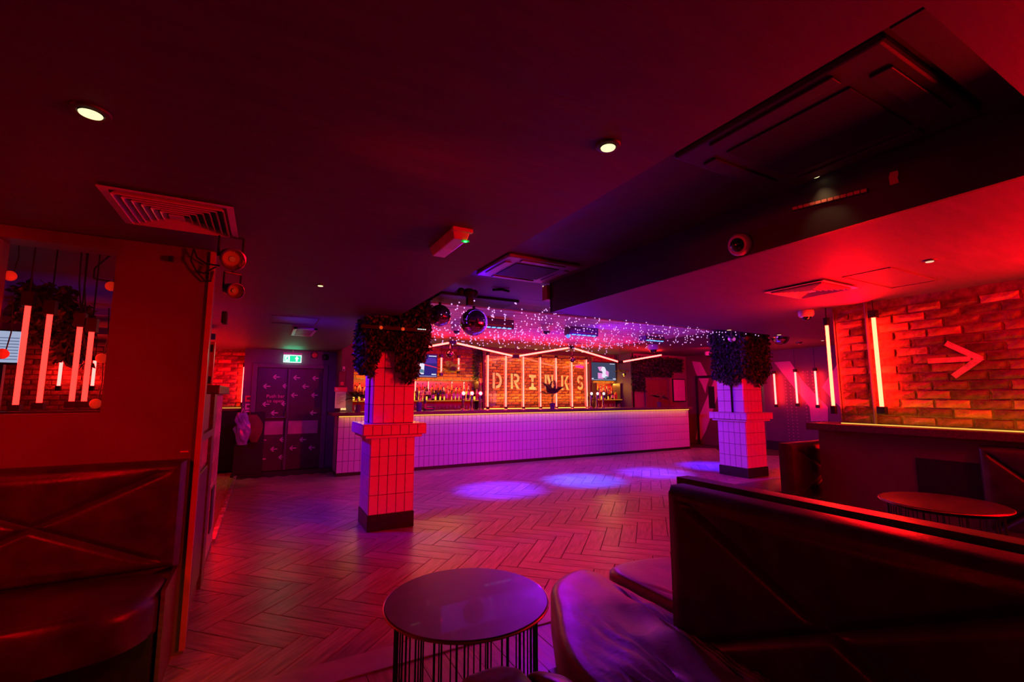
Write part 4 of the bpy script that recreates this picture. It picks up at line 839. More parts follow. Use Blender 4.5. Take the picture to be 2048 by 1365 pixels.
# ================================================================== CEILING FITTINGS
def downlight(x, y, z, r, label, mat=m_down, power=0, tilt=None, col=(1, .72, .4)):
    t = thing('downlight', label, 'downlight', (x, y, z)); MB().lathe((x, y, z), [(r * 1.7, 0), (r * 1.6, -.006), (r * 1.15, -.008), (r * 1.1, 0)], 24).build('bezel', m_ceil_dark, t, smooth=True); MB().lathe((x, y, z - .009), [(r, 0), (r * .95, -.003)], 20).build('lens', mat, t)
    if power: spot('downlight_beam', (x, y, z - .03), tilt or (x, y, 0), 70, power, col, .8, .03)
p = at(182, 223, z=ZL); downlight(p.x, p.y, ZL, .030, 'warm round downlight in the low ceiling above the left booth', power=.03)
p = at(1216, 291, z=ZL); downlight(p.x, p.y, ZL, .026, 'warm round downlight in the low ceiling left of the recess', power=.03)
p = at(641, 570, z=ZL); downlight(p.x, p.y, ZL, .020, 'small downlight in the low ceiling before the tiled column', power=.09, col=(1, .5, .28))
p = at(1859, 521, z=ZL); downlight(p.x, p.y, ZL, .022, 'small downlight in the red lit ceiling before the brick wall', m_downs)
p = at(1651, 358, z=ZH); downlight(min(p.x, 2.585), p.y, ZH, .020, 'downlight at the edge of the ceiling recess beside the beam', power=1.6, tilt=(2.66, p.y - .03, 2.0), col=(1, .85, .35))
for i, (px, py, zz_) in enumerate(((1450, 660.5, ZL), (1645, 681, ZH), (1573, 701, ZH), (1600, 698, ZH), (1345, 672.5, ZH), (1165, 640, ZH), (1558, 669, ZL))):
    p = at(px, py, z=zz_); 
    if zz_ == ZL: p.y = min(p.y, 3.93)
    downlight(p.x, p.y, zz_, .028, ['small downlight in the purple lit ceiling beside the far column', 'small downlight at the far edge near the brick wall end', 'left of two tiny downlights before the patterned wall', 'right of two tiny downlights before the patterned wall', 'tiny downlight at the end of the fairy lights', 'tiny downlight among the fairy lights', 'tiny downlight right of the far column'][i], m_downs)
# square diffusers
def diffuser(x0, x1, y0, y1, z, label, n=6, mat=None):
    mat = mat or m_white; t = thing('air_diffuser', label, 'air vent', ((x0 + x1) / 2, (y0 + y1) / 2, z)); cx, cy_ = (x0 + x1) / 2, (y0 + y1) / 2; hx, hy = (x1 - x0) / 2, (y1 - y0) / 2
    MB().box(x0 + .03, x1 - .03, y0 + .03, y1 - .03, z - .004, z - .001).build('backing', m_blackm, t)
    def rg(f0, f1, z0, z1, nm):
        b = MB(); A = [(cx + sx * hx * f0, cy_ + sy * hy * f0, z0) for sx, sy in ((-1, -1), (1, -1), (1, 1), (-1, 1))]; B = [(cx + sx * hx * f1, cy_ + sy * hy * f1, z1) for sx, sy in ((-1, -1), (1, -1), (1, 1), (-1, 1))]
        A2 = [(x, y, zz_ + .004) for x, y, zz_ in A]; B2 = [(x, y, zz_ + .004) for x, y, zz_ in B]
        b.add(A + B + A2 + B2, [(i, (i + 1) % 4, 4 + (i + 1) % 4, 4 + i) for i in range(4)] + [(8 + i, 12 + i, 12 + (i + 1) % 4, 8 + (i + 1) % 4) for i in range(4)] + [(i, 8 + i, 8 + (i + 1) % 4, (i + 1) % 4) for i in range(4)] + [(4 + i, 4 + (i + 1) % 4, 12 + (i + 1) % 4, 12 + i) for i in range(4)])
        b.build(nm, mat, t)
    rg(1.0, .88, z - .014, z - .012, 'frame')
    for k in range(n):
        f = .84 - k * .72 / n; rg(f, f - .058, z - .010, z - .030 + .012, 'louvre_ring') if False else rg(f, f - .058, z - .026, z - .005, 'louvre_ring')
    MB().box(cx - hx * .12, cx + hx * .12, cy_ - hy * .12, cy_ + hy * .12, z - .026, z - .02).build('centre_plate', mat, t)
diffuser(-.665, -.175, 2.40, 2.875, ZL, 'large square air diffuser in the low ceiling above the left booth')
diffuser(3.68, 4.19, 1.84, 2.315, ZL, 'square air diffuser in the red lit ceiling before the brick wall')
# cassette air conditioners
m_cass = pm('dark grey cassette', (.045, .03, .035), .45, var=.1)
def cassette(x0, x1, y0, y1, z, label, m=None):
    m = m or m_cass; t = thing('ceiling_cassette', label, 'air conditioner', ((x0 + x1) / 2, (y0 + y1) / 2, z)); w_, h_ = x1 - x0, y1 - y0
    MB().box(x0, x1, y0, y1, z - .035, z).build('frame', m, t, bevel=.02, seg=3)
    MB().box(x0 + w_ * .2, x1 - w_ * .2, y0 + h_ * .2, y1 - h_ * .2, z - .042, z - .034).build('intake_grille', m_blackm, t, bevel=.003)
    for d in ((x0 + w_ * .2, x1 - w_ * .2, y0 + h_ * .05, y0 + h_ * .13), (x0 + w_ * .2, x1 - w_ * .2, y1 - h_ * .13, y1 - h_ * .05), (x0 + w_ * .05, x0 + w_ * .13, y0 + h_ * .2, y1 - h_ * .2), (x1 - w_ * .13, x1 - w_ * .05, y0 + h_ * .2, y1 - h_ * .2)):
        MB().box(*d, z - .045, z - .033).build('air_flap', m, t, bevel=.004)
cassette(1.72, 2.56, .62, 1.50, ZH, 'near black ceiling cassette air conditioner in the dark recess')
MB_ = MB().box(1.66, 2.60, .45, .58, ZH - .06, ZH); o = MB_.build('recess_grille', m_cass); tag(o, 'dark slotted grille at the near end of the ceiling recess', 'grille')
cassette(1.745, 2.50, 3.28, 3.97, ZH, 'farther square ceiling cassette air conditioner in the purple lit recess', pm('grey cassette', (.30, .27, .32), .4, var=.1))
p = [at(880, 585, z=ZH), at(1035, 603, z=ZH), at(1005, 615, z=ZH), at(855, 602, z=ZH)]
o = box('black_panel', m_blackm, (1.74, 2.78, 4.95, 5.42, ZH - .03, ZH - .001)); tag(o, 'flat black panel on the ceiling above the mirror balls', 'panel')
a = at(985, 580, z=ZH - .02); o = MB().path([(a.x, a.y, ZH - .02), (a.x + .10, a.y - .03, ZH - .012), (a.x + .2, a.y - .02, ZH - .02)], .014, 8).build('ceiling_bar', m_blackm, smooth=True); tag(o, 'short dark bar on the ceiling between the cassette and the black panel', 'bar')
# small grille by the doors
t = thing('air_grille', 'small dark rectangular grille in the low ceiling before the arrow doors', 'air vent', (.43, 6.85, ZL)); MB().box(.31, .55, 6.5, 7.25, ZL - .012, ZL - .001).build('backing', m_blackm, t)
b = MB(); b.box(.29, .57, 6.47, 6.52, ZL - .018, ZL); b.box(.29, .57, 7.22, 7.27, ZL - .018, ZL); b.box(.29, .33, 6.47, 7.27, ZL - .018, ZL); b.box(.53, .57, 6.47, 7.27, ZL - .018, ZL); b.build('frame', m_white, t)
for i in range(8): box('slat', m_white, (.335, .525, 6.56 + i * .085, 6.585 + i * .085, ZL - .016, ZL - .012), None) if False else MB().box(.335, .525, 6.56 + i * .085, 6.585 + i * .085, ZL - .018, ZL - .013).build('slat', m_white, t)
# emergency light with a green led
t = thing('emergency_light', 'rectangular emergency light with a green spark on the low ceiling', 'emergency light', (.87, 2.36, ZL)); b = MB()
zb_ = ZL - .055; b.add([(.82, 2.17, ZL), (.925, 2.17, ZL), (.925, 2.56, ZL), (.82, 2.56, ZL), (.835, 2.19, zb_), (.91, 2.19, zb_), (.91, 2.54, zb_), (.835, 2.54, zb_)], [(3, 2, 1, 0), (4, 5, 6, 7), (0, 1, 5, 4), (1, 2, 6, 5), (2, 3, 7, 6), (3, 0, 4, 7)])
b.build('diffuser', pm('frosted diffuser', (.75, .6, .65), .25, var=.05, coat=.5), t, bevel=.004)
MB().box(.815, .93, 2.155, 2.18, ZL - .02, ZL).build('end_plate', m_white, t, bevel=.003); MB().lathe((.905, 2.20, zb_ - .001), [(.011, 0), (.006, -.006)], 12).build('green_led', glow('green led', (.03, 1, .10), 7), t)
MB().lathe((.905, 2.2, ZL - .03), [(.022, -.026), (.022, -.0268)], 14).build('led_halo', glow('green halo', (.01, .45, .03), 1., False), t)
# dome cameras
def dome(c, nrm, label, s_=1.):
    n = Vector(nrm).normalized(); c = Vector(c); t = thing('dome_camera', label, 'security camera', c)
    MB().lathe(c, [(.062 * s_, 0), (.066 * s_, .01 * s_), (.066 * s_, .045 * s_), (.055 * s_, .06 * s_), (.045 * s_, .062 * s_)], 24, n).build('housing', m_white, t, smooth=True)
    MB().lathe(c + n * .055 * s_, [(.044 * s_, 0), (.042 * s_, .014 * s_), (.032 * s_, .03 * s_), (.015 * s_, .038 * s_), (.002, .04 * s_)], 20, n).build('dome', pm('smoked dome', (.01, .01, .012), .06, coat=1, var=.1), t, smooth=True)
dome((2.633, 1.776, 2.378), (-1, -.12, -.25), 'white dome security camera on the side of the dark ceiling beam', 1.05)
dome((4.93, 2.66, ZL), (0, 0, -1), 'white dome security camera on the red lit ceiling by the brick wall end', 1.1)
p = at(1418, 706, y=9.3); dome((p.x, 9.3, ZH) if False else (at(1418, 704, z=ZH).x, at(1418, 704, z=ZH).y, ZH), (0, 0, -1), 'white dome security camera on the ceiling before the maroon wall', 1.7)
p = at(1306, 690, z=ZH); dome((p.x, p.y, ZH), (0, 0, -1), 'purple lit dome security camera below the fairy lights', 2.0)
p = at(1093, 652, z=ZH - .02); dome((p.x, p.y, ZH - .02), (0, 0, -1), 'purple lit dome camera among the fairy lights', 1.6)
p = at(913, 652, z=ZH - .02); dome((p.x, p.y, ZH - .02), (0, 0, -1), 'purple lit dome camera left of the largest mirror ball', 1.5)
# slot vent and hook on the beam face
t = thing('slot_vent', 'long narrow red slotted vent on the side of the dark beam', 'air vent', (2.62, 1.28, 2.48)); p0 = at(1585, 418, x=2.625); p1 = at(1735, 380, x=2.625)
MB().prism([(2.634, p0.y, p0.z - .014), (2.634, p1.y, p1.z - .014), (2.634, p1.y, p1.z + .012), (2.634, p0.y, p0.z + .012)], (-.006, 0, 0)).build('backing', m_blackm, t)
for i in range(12):
    f0, f1 = i / 12 + .006, (i + 1) / 12 - .006; a = p0.lerp(p1, f0); c = p0.lerp(p1, f1); MB().prism([(2.629, a.y, a.z - .008), (2.629, c.y, c.z - .008), (2.629, c.y, c.z + .008), (2.629, a.y, a.z + .008)], (-.008, 0, 0)).build('slat', pm('red slat', (.8, .15, .12), .4) if i == 0 else bpy.data.materials['red slat'], t)
p = at(1788, 356, x=2.63); o = MB().prism([(2.634, p.y + .018, p.z - .03), (2.634, p.y - .018, p.z - .03), (2.634, p.y - .014, p.z - .005), (2.634, p.y - .02, p.z + .012), (2.634, p.y - .018, p.z + .03), (2.634, p.y + .012, p.z + .032), (2.634, p.y + .02, p.z + .01)], (-.006, 0, 0)).build('wall_sticker', m_redsign); tag(o, 'small red hooked sticker on the side of the dark beam', 'sticker')
t = thing('wall_bracket', 'orange bracket block at the top of the dark beam end', 'bracket', (2.66, 3.97, 2.5)); MB().box(2.60, 2.74, 4.02, 4.12, 2.44, 2.60).build('block', pm('orange bracket', (.6, .16, .06), .5, var=.2), t, bevel=.006); MB().ball((2.60, 4.10, 2.60), .008, 8).build('lamp', m_downs, t)
# par cans at the left wall corner
def parcan(c, aim, label, r=.055, L_=.17):
    c = Vector(c); d = (Vector(aim) - c).normalized(); t = thing('stage_spotlight', label, 'spotlight', c)
    MB().lathe(c - d * L_, [(r * .55, 0), (r * .8, .03), (r * .85, L_ * .8), (r * 1.05, L_ * .82), (r * 1.08, L_), (r * .98, L_), (r * .96, L_ - .03)], 24, d, cap=False).build('can', m_black, t, smooth=True)
    MB().lathe(c - d * .004, [(r * 1.08, 0), (r * 1.10, .006), (r * .97, .008)], 28, d, cap=False).build('rim', pm('violet rim', (.5, .25, .8), .2, metal=.8) if 'violet rim' not in bpy.data.materials else bpy.data.materials['violet rim'], t, smooth=True)
    b = MB(); a = d.orthogonal().normalized(); e = d.cross(a)
    for k in range(16):
        a0, a1 = 2 * PI * k / 16, 2 * PI * (k + 1) / 16; q = lambda an, rr, h: c + d * h + (a * math.cos(an) + e * math.sin(an)) * rr
        b.add([q(a0, r * .95, -.005), q(a1, r * .95, -.005), q(a1, r * .3, -.04), q(a0, r * .3, -.04)], [(0, 1, 2, 3)])
    b.build('reflector', pm('copper reflector', (.95, .30, .18), .22, metal=.9) if 'copper reflector' not in bpy.data.materials else bpy.data.materials['copper reflector'], t)
    MB().ball(c - d * .03, r * .28, 10).build('lamp', m_redlens, t)
    s_ = d.cross(Vector((0, 0, 1))).normalized(); top = c - d * L_ * .45 + Vector((0, 0, .12)); b = MB()
    for sg in (-1, 1): b.path([c - d * L_ * .45 + s_ * sg * r * 1.05, top + s_ * sg * r * 1.05], .007, 6)
    b.path([top + s_ * r * 1.05, top - s_ * r * 1.05], .007, 6); b.tube(top, (top.x, top.y, ZL), .01, n=8); b.build('yoke', m_black, t); return t
parcan(at(467, 520, z=2.14), (1.2, -2.2, .3), 'larger stage spotlight on the corner of the left wall, red lens facing out')
parcan(at(472, 583, z=2.13), (2.6, -1.6, .6), 'smaller stage spotlight hung behind the corner of the left wall', .052, .14)
t = thing('power_cable', 'black cables looping from the ceiling to the left corner spotlight', 'cable', (-.4, 3.2, 2.2))
MB().path([(-.42, 3.22, 2.29), (-.43, 3.225, 2.22), (-.40, 3.23, 2.16), (-.36, 3.23, 2.15), (-.30, 3.2, 2.19)], .005, 5).build('strand', m_black, t); MB().path([(-.42, 3.22, 2.29), (-.40, 3.225, 2.24), (-.35, 3.23, 2.21), (-.28, 3.2, 2.2)], .005, 5).build('strand', m_black, t); MB().path([(-.40, 3.23, 2.16), (-.35, 3.235, 2.10), (-.32, 3.235, 2.11), (-.31, 3.23, 2.17)], .005, 5).build('strand', m_black, t)
p = at(342, 518, y=3.235); o = MB().box(p.x - .014, p.x + .014, 3.225, 3.248, p.z - .016, p.z + .016).build('wall_socket', m_black, bevel=.004); tag(o, 'tiny black socket high on the left wall below the air diffuser', 'socket')
p = at(368, 904, y=3.24); o = MB().box(p.x - .02, p.x + .02, 3.243, 3.249, p.z - .004, p.z + .004).build('wall_tag', m_redsign); tag(o, 'tiny red tag low on the left wall above the booth', 'tag')
o = MB().box(-.30, -.26, 4.3, 4.4, 2.0, 2.1).build('wall_speaker', m_blackm, bevel=.01)
tag(o, 'small black block on the edge of the left passage below the spotlights', 'speaker'); o.location.x = -.04
# dark cluster hung from the ceiling
t = thing('ceiling_projector', 'dark cluster of lamp and cables hung from the ceiling above the mirror balls', 'projector', (1.95, 4.45, 2.5)); b = MB(); b.ball((1.92, 4.55, 2.54), .07, 12, .8); b.ball((1.84, 4.58, 2.55), .05, 10); b.ball((1.99, 4.56, 2.545), .045, 10); b.build('body', m_blackm, t, smooth=True); MB().box(1.90, 1.96, 4.52, 4.58, 2.40, 2.52).build('bracket', m_black, t); MB().path([(1.80, 4.56, 2.56), (1.76, 4.55, 2.54), (1.77, 4.54, 2.52), (1.82, 4.56, 2.53)], .004, 5).build('cable', m_blackm, t)
# mirror balls
def mirror_ball(c, r, zc, label, n=26):
    c = Vector(c); t = thing('mirror_ball', label, 'mirror ball', c); b = MB(); rr = random.Random(int(c.x * 100)); m = n
    for k in range(m):
        t0, t1 = PI * k / m, PI * (k + 1) / m; tm = (t0 + t1) / 2; q = max(6, int(2 * m * math.sin(tm)))
        for i in range(q):
            a0, a1 = 2 * PI * (i + .05) / q, 2 * PI * (i + .95) / q; j = Vector((rr.uniform(-1, 1), rr.uniform(-1, 1), rr.uniform(-1, 1))) * r * .006
            S = lambda th, a_: c + Vector((math.sin(th) * math.cos(a_), math.sin(th) * math.sin(a_), math.cos(th))) * r
            e = (t1 - t0) * .06; P = [S(t0 + e, a0), S(t1 - e, a0), S(t1 - e, a1), S(t0 + e, a1)]; P[0] += j; P[2] -= j; b.add(P, [(0, 1, 2), (0, 2, 3)])
    b.build('facets', m_mirror, t); MB().ball(c, r * .975, 24).build('core', m_blackm, t, smooth=True)
    MB().tube(c + Vector((0, 0, r)), c + Vector((0, 0, r + .03)), .018, n=10).build('collar', m_black, t); MB().tube(c + Vector((0, 0, r)), (c.x, c.y, zc), .004, n=5).build('chain', m_chrome, t)
mirror_ball(at(947.5, 645, y=5.3), .178, ZH, 'largest mirror ball hanging above the dance floor'); mirror_ball(at(879.5, 632, y=5.35), .14, ZH, 'medium mirror ball beside the largest one'); mirror_ball(at(849, 625.5, y=5.5), .105, ZH, 'mirror ball half hidden behind the ivy of the near column')
p = at(900, 708, y=9.05); mirror_ball(p, .085, pts[1].z, 'small violet mirror ball hanging under the left peak of the zigzag light', 14); p = at(1144.5, 719, y=9.05); mirror_ball(p, .08, pts[3].z, 'small violet mirror ball hanging under the right peak of the zigzag light', 14)
for i, (px, py, r_, yy) in enumerate(((1527, 672, .10, 6.0), (1561, 674, .17, 5.6), (1598, 681, .09, 5.9), (1463, 678, .06, 5.0))):
    mirror_ball(at(px, py, y=yy), r_, ZH, ['small mirror ball just right of the far column', 'larger mirror ball half hidden by the ceiling edge right of the far column', 'rightmost small mirror ball behind the ceiling edge', 'little mirror ball before the ivy of the far column'][i], 16)
# LED bars with blue lenses
m_ledbox = pm('dark blue housing', (.035, .03, .09), .4, var=.1)
for i, (x, yy, W_) in enumerate(zip(LEDX, (6.15, 6.4, 6.4, 6.35), (.5, .62, .52, .4))):
    z = 2.34; t = thing('led_bar', 'dark hanging light bar with a row of blue lenses, ' + ['nearest the mirror balls', 'right of the nearest one', 'third from the mirror balls', 'beside the far column'][i], 'stage light', (x, yy, z), 'stage light bars over the dance floor')
    q = at([1000, 1170, 1312, 1442][i], [656, 671, 682, 692][i], y=yy - .1); x = q.x; z = q.z
    MB().box(x - W_ / 2, x + W_ / 2, yy - .09, yy + .09, z, z + [.14, .16, .09, .07][i]).build('housing', m_ledbox, t, bevel=.015)
    MB().box(x - W_ * .42, x + W_ * .42, yy - .095, yy - .088, z + .035, z + .042).build('red_line', m_redlens, t)
    for k in range(5): MB().box(x - W_ * .42 + k * W_ * .175, x - W_ * .42 + k * W_ * .175 + W_ * .11, yy - .1, yy - .06, z - .006, z + .006).build('lens', m_blueled, t)
    for s_ in (-1, 1): MB().tube((x + s_ * W_ * .3, yy, z + .06), (x + s_ * W_ * .3, yy, ZH), .008, n=6).build('hanger', m_black, t)
p = at(1136, 673, y=6.3); t = thing('beam_light', 'small glowing blue beam lamp below the second light bar', 'stage light', p); MB().ball(p, .035, 12).build('lamp', pm('blue lens body', (.05, .1, .5), .2, emis=(.05, .25, 1), es=1.5), t, smooth=True); MB().lathe(p + Vector((.02, -.02, .0)), [(.018, 0), (.014, .012)], 12, (.7, -.7, 0)).build('lens', m_blueled, t); MB().tube(p, (p.x, p.y, ZH), .006, n=5).build('rod', m_black, t)
# spots on the far column
for i, (px, py) in enumerate(((1464, 678), (1490, 676))):
    p = at(px, py, y=4.95); t = thing('column_spotlight', ['left', 'right'][i] + ' small spotlight on top of the far column ivy', 'spotlight', p); MB().lathe(p, [(.035, .0), (.04, .05), (.036, .052)], 16, (-.3, -1, -.3)).build('can', m_black, t, smooth=True); MB().lathe(p + Vector((-.3, -1, -.3)).normalized() * .05, [(.034, 0), (.03, .003)], 16, (-.3, -1, -.3)).build('lens', pm('violet lens', (.4, .1, .6), .15, emis=(.35, .08, .7), es=.6) if i == 0 else m_black, t); MB().tube(p, (p.x, p.y, ZH), .007, n=5).build('rod', m_black, t)
# track rail by near column
t = thing('light_rail', 'dark bracket rail with pale lights crossing the ivy of the near column', 'light rail', (1.3, 4.85, 2.14)); a = at(722, 668, y=4.84); c = at(852, 673, y=4.84)
MB().box(a.x, c.x, 4.825, 4.855, 2.115, 2.15).build('rail', m_blackm, t)
for sx in (1.08, 1.45): MB().box(sx, sx + .02, 4.85, 5.09, 2.125, 2.14).build('arm', m_blackm, t)
for px in (762, 806): q = at(px, 669, y=4.81); MB().lathe((q.x, 4.82, 2.13), [(.02, 0), (.014, .01)], 10, (0, -1, 0)).build('lamp', pm('dim orange lens', (.5, .1, .03), .3, emis=(1, .12, .02), es=.4) if 'dim orange lens' not in bpy.data.materials else bpy.data.materials['dim orange lens'], t)
for k in range(5): MB().box(c.x - .10 + k * .02, c.x - .09 + k * .02, 4.82, 4.826, 2.138, 2.146).build('light', m_exitw, t)
# ---- fairy lights
ft = thing('fairy_lights', 'curtain of hundreds of violet fairy lights hanging from the ceiling before the bar', 'fairy lights', (4.5, 6.8, ZH))
b = MB(); wr_ = MB(); rf = random.Random(5)
def bulb(p, r):
    b.add([(p.x + r, p.y, p.z), (p.x - r, p.y, p.z), (p.x, p.y + r, p.z), (p.x, p.y - r, p.z), (p.x, p.y, p.z + r), (p.x, p.y, p.z - r)], [(0, 2, 4), (2, 1, 4), (1, 3, 4), (3, 0, 4), (2, 0, 5), (1, 2, 5), (3, 1, 5), (0, 3, 5)])
y = 4.75; rowi = 0
while y < 8.55:
    x = 1.75 if y < 5.6 else 1.5 + .2 * rf.random(); xe = 7.6 if y < 6.6 else 7.1
    while x < xe:
        if not (y < 5.5 and x < 2.9 and rf.random() < .6):
            L_ = rf.uniform(.02, .2); k = rf.choice((1, 1, 2, 3)); xx = x + rf.uniform(-.05, .05)
            for q in range(k): bulb(Vector((xx + rf.uniform(-.01, .01), y + rf.uniform(-.04, .04), ZH - .03 - L_ * (q + 1) / k)), .0115 + .0008 * (y - 5))
            wr_.tube((xx, y, ZH - .02), (xx, y, ZH - .03 - L_), .0012, n=3, cap=False)
        x += rf.uniform(.12, .30)
    wr_.tube((1.5, y, ZH - .022), (xe, y, ZH - .022), .0015, n=3, cap=False)
    y += .19 + .02 * rf.random(); rowi += 1
b.build('bulbs', m_fairy, ft, kind='stuff'); wr_.build('wires', m_wall_dark, ft)
area('fairy_glow', (4.6, 6.6, 2.40), (4.6, 6.6, 3), 5.0, 3.0, 9, (.45, .06, 1)); area('fairy_glow', (4.4, 5.2, 2.35), (4.4, 3.0, 2.28), 5.0, .3, 10, (.25, .02, 1))
# ================================================================== BOOTHS
def padded(name, mat, parent, o, u, v, n, L, Hh, T, panels, r=.05, groove=.022, nu=None, nv=26, bulge=.01):
    """upholstered slab: face grid with rounded rim and crossing stitched grooves; o is the back lower corner"""
    o, u, v, n = map(Vector, (o, u, v, n)); nv = 56; nu = nv * panels; b = MB(); vs_ = []
    us = [L * i / nu for i in range(nu + 1)]; vv = [Hh * j / nv for j in range(nv + 1)]
    pw = L / panels
    for j in range(nv + 1):
        for i in range(nu + 1):
            a, h = us[i], vv[j]; e = min(a, L - a, h, Hh - h); dn = T
            if e < r: dn -= r * (1 - math.sqrt(max(0, 1 - (1 - e / r) ** 2)))
            else:
                pu = (a % pw) / pw; hv = (h - 0) / Hh
                d = min(abs(pu - hv), abs(pu - (1 - hv))) * min(pw, Hh) * .7; d2 = min(a % pw, pw - a % pw) if panels > 1 else 9
                k = min(1, (e - r) / .03 + .3); dn -= k * (groove * math.exp(-(d / .012) ** 2) - bulge * min(1, d / .12))
            vs_.append(o + u * a + v * h + n * dn)
    W1 = nu + 1; fs = []
    for j in range(nv):
        for i in range(nu):
            q = (j * W1 + i, j * W1 + i + 1, (j + 1) * W1 + i + 1, (j + 1) * W1 + i); up = ((i % nv) < nv / 2) == (j < nv / 2)
            fs += [(q[0], q[1], q[2]), (q[0], q[2], q[3])] if up else [(q[0], q[1], q[3]), (q[1], q[2], q[3])]
    b.add(vs_, fs); rim = [i for i in range(W1)] + [j * W1 + nu for j in range(1, nv + 1)] + [nv * W1 + i for i in range(nu - 1, -1, -1)] + [j * W1 for j in range(nv - 1, 0, -1)]
    base = len(b.v); b.v += [tuple(Vector(b.v[i]) - n * (Vector(b.v[i]) - o).dot(n)) for i in rim]; m = len(rim)
    for i in range(m): b.f.append((rim[i], base + i, base + (i + 1) % m, rim[(i + 1) % m])); b.mi.append(0)
    b.f.append(tuple(base + i for i in range(m))); b.mi.append(0)
    return b.build(name, mat, parent, smooth=True)
def puff(name, mat, parent, outline, z0, z1, r=.05, wr=.0, crown=.015, ns=96, seed=0):
    pts_ = [Vector((x, y, 0)) for x, y in outline]; n = len(pts_); per = [(pts_[(i + 1) % n] - pts_[i]).length for i in range(n)]; tot = sum(per); res = []
    for k in range(ns):
        d = tot * k / ns; i = 0
        while d > per[i]: d -= per[i]; i = (i + 1) % n
        res.append(pts_[i].lerp(pts_[(i + 1) % n], d / per[i]))
    for _ in range(2): res = [(res[i - 1] + res[i] * 2 + res[(i + 1) % ns]) / 4 for i in range(ns)]
    c = sum(res, Vector((0, 0, 0))) / ns; rings = [(1.0, z0)]; size = sum((p - c).length for p in res) / ns; e = r / size; rings += [(1.0, z1 - r)]
    for k in range(1, 6): a = H2 * k / 5; rings.append((1 - e * (1 - math.cos(a)), z1 - r + r * math.sin(a)))
    for k in range(1, 15): f = (1 - e) * (1 - k / 15); rings.append((f, z1 + crown * (1 - (f / (1 - e)) ** 2)))
    b = MB(); vs_ = []
    for s_, z in rings:
        for p in res:
            q = c + (p - c) * s_; zz_ = z
            if z > z1 - r * .3 and wr: zz_ += wr * (noise.noise(Vector((q.x * 4 + seed + .8 * math.sin(q.y * 5), q.y * 14 - q.x * 5, seed))) + .5 * noise.noise(Vector((q.x * 9, q.y * 26 - q.x * 9, 3.3)))) * min(1, (1.0 - s_) * 3.2)
            vs_.append((q.x, q.y, zz_))
    R_ = len(rings); b.add(vs_, [(k * ns + i, k * ns + (i + 1) % ns, (k + 1) * ns + (i + 1) % ns, (k + 1) * ns + i) for k in range(R_ - 1) for i in range(ns)] + [tuple(reversed(range(ns))), tuple(range((R_ - 1) * ns, R_ * ns))])
    return b.build(name, mat, parent, smooth=True)
# right foreground: two back to back benches running away from the camera
b1 = thing('bench_seat', 'near black leather bench with crossed stitching on its high back and a purple lit seat', 'bench', (1.5, .6, 0))
padded('backrest', m_leather, b1, (1.69, 1.50, .36), (0, -1, 0), (0, 0, 1), (-1, 0, 0), 2.6, .665, .125, 2, r=.05)
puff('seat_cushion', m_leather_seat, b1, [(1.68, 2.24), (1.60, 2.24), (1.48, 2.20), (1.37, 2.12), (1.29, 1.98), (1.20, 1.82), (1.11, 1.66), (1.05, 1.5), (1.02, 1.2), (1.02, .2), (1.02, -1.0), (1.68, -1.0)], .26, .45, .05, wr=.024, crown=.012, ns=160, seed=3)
MB().box(1.12, 1.66, -1.0, 1.75, 0, .27).build('plinth', m_black, b1); MB().box(1.45, 1.66, 1.75, 2.1, 0, .27).build('plinth', m_black, b1)
b2 = thing('bench_seat', 'second black leather bench backing onto the near bench on the right', 'bench', (2.1, .6, 0))
padded('backrest', m_leather, b2, (1.752, -1.05, .36), (0, 1, 0), (0, 0, 1), (1, 0, 0), 2.64, .675, .125, 2, r=.05)
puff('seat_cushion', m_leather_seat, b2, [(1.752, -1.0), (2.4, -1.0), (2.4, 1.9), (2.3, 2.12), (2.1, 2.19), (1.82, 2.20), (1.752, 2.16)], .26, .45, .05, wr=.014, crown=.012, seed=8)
MB().box(1.82, 2.3, -1.0, 1.9, 0, .27).build('plinth', m_black, b2)
# left booth
b3 = thing('booth', 'black leather booth with crossed stitching against the left wall', 'booth', (-1.5, 3.0, 0))
padded('backrest', m_leather, b3, (-3.96, 3.238, .50), (1, 0, 0), (0, 0, 1), (0, -1, 0), 3.6, .56, .12, 3, r=.045)
puff('seat_cushion', m_leather, b3, [(-3.96, 3.14), (-3.96, 2.62), (-1.5, 2.60), (-.75, 2.60), (-.50, 2.66), (-.40, 2.80), (-.37, 3.0), (-.37, 3.13)], .30, .50, .07, wr=.006, crown=.02, ns=140, seed=5)
MB().box(-3.96, -.40, 2.80, 3.23, 0, .31).build('plinth', m_black, b3); MB().box(-.385, -.368, 2.86, 3.235, 0, .48).build('end_panel', m_wood, b3)
spot('step_light', (-.30, 2.35, .30), (-.22, 2.9, 0), 100, 1.6, (1, .38, .03), 1., .03)
# booths along the right wall
b4 = thing('booth', 'black leather banquette against the maroon front under the ledge at the right edge', 'booth', (4.6, .5, 0))
padded('backrest', m_leather, b4, (4.865, 1.42, .40), (0, -1, 0), (0, 0, 1), (-1, 0, 0), 2.9, .64, .12, 4, r=.045); puff('seat_cushion', m_leather, b4, [(4.74, 1.42), (4.30, 1.38), (4.25, 1.2), (4.25, -1.4), (4.74, -1.4)], .28, .46, .05, wr=.004); MB().box(4.35, 4.86, -1.4, 1.36, 0, .29).build('plinth', m_black, b4)
b5 = thing('booth', 'black leather booth back just beyond the left end of the ledge', 'booth', (5.1, 2.9, 0))
padded('backrest', m_leather, b5, (4.62, 2.86, .36), (1, 0, 0), (0, 0, 1), (0, -1, 0), 1.3, .58, .13, 1, r=.05); puff('seat_cushion', m_leather, b5, [(4.5, 2.88), (5.9, 2.88), (5.9, 3.4), (4.56, 3.4), (4.48, 3.2)], .28, .45, .05, wr=.004); MB().box(4.6, 5.9, 2.9, 3.35, 0, .29).build('plinth', m_black, b5)
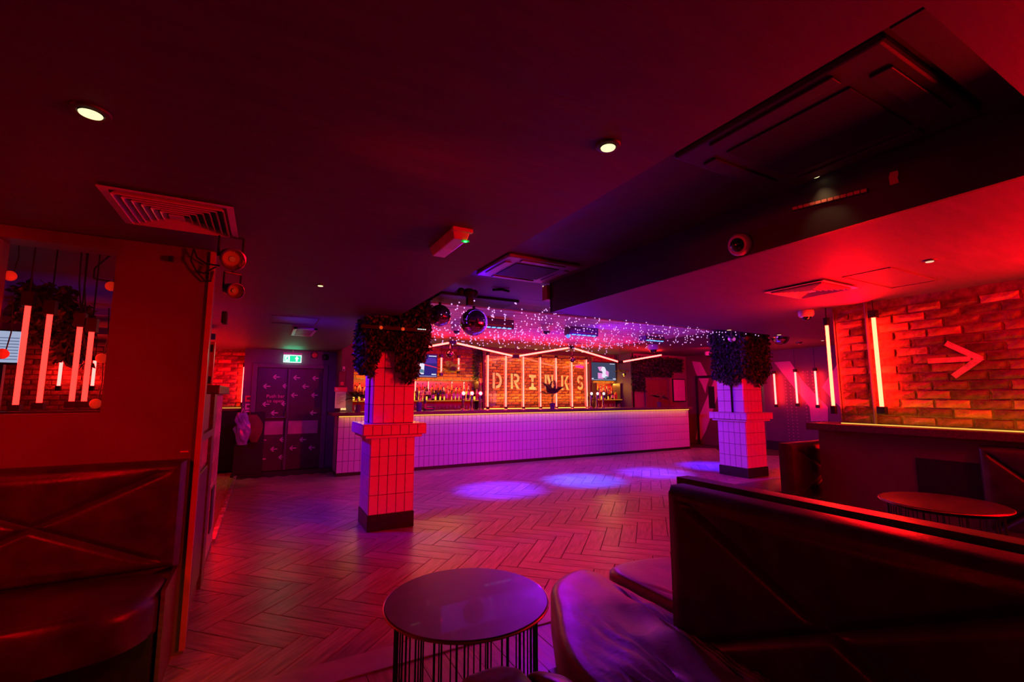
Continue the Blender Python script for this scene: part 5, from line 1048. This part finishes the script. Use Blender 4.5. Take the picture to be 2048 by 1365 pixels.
# ---- drum tables
def drum(cx, cy_, z, r, label, n=40, name='drum_table', cat='table', rb=None, mt=None):
    rb = rb or r * .86; t = thing(name, label, cat, (cx, cy_, 0))
    MB().lathe((cx, cy_, z - .018), [(r * .96, 0), (r * .99, .006), (r * .99, .015), (r * .985, .017), (r * .3, .0175)], 72).build('table_top', mt or m_tabletop, t, smooth=True)
    b = MB(); N = 72
    for i in range(N):
        a0, a1 = 2 * PI * i / N, 2 * PI * (i + 1) / N; b.tube((cx + r * math.cos(a0), cy_ + r * math.sin(a0), z - .008), (cx + r * math.cos(a1), cy_ + r * math.sin(a1), z - .008), .0042, n=6, cap=False)
    b.build('brass_rim', m_brass, t, smooth=True)
    for zz_ in (.012, z - .03):
        b = MB()
        for i in range(48):
            a0, a1 = 2 * PI * i / 48, 2 * PI * (i + 1) / 48; b.tube((cx + rb * math.cos(a0), cy_ + rb * math.sin(a0), zz_), (cx + rb * math.cos(a1), cy_ + rb * math.sin(a1), zz_), .006, n=5, cap=False)
        b.build('hoop', m_black, t)
    me = None
    for i in range(n):
        a = 2 * PI * (i + (.35 if i % 2 else 0)) / n
        if me is None:
            q = MB(); q.tube((0, 0, .012), (0, 0, z - .03), .0032, n=6); me = bpy.data.meshes.new('wire'); me.from_pydata(q.v, [], q.f); me.materials.append(m_black)
        o = bpy.data.objects.new('wire', me); C.objects.link(o); o.parent = t; o.location = (rb * math.cos(a), rb * math.sin(a), 0)
    return t
drum(.757, 1.775, .62, .322, 'round dark drum table with a brass rim and wire cage in the foreground', 44)
drum(3.93, 1.37, .73, .325, 'round drum table with a wire cage before the right banquette', 36, mt=pm('black table top', (.03, .018, .02), .35, var=.2))
# stool puffs
st_ = thing('stool', 'low dark leather stool with two rounded pads before the drum table', 'stool', (.75, 1.2, 0))
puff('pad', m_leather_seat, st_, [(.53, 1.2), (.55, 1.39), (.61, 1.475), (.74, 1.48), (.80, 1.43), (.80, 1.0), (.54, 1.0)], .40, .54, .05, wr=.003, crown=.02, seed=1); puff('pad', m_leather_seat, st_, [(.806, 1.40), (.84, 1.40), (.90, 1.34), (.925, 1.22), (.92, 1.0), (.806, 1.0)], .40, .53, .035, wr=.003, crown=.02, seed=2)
MB().box(.62, .88, 1.03, 1.34, 0, .41).build('base', m_black, st_)
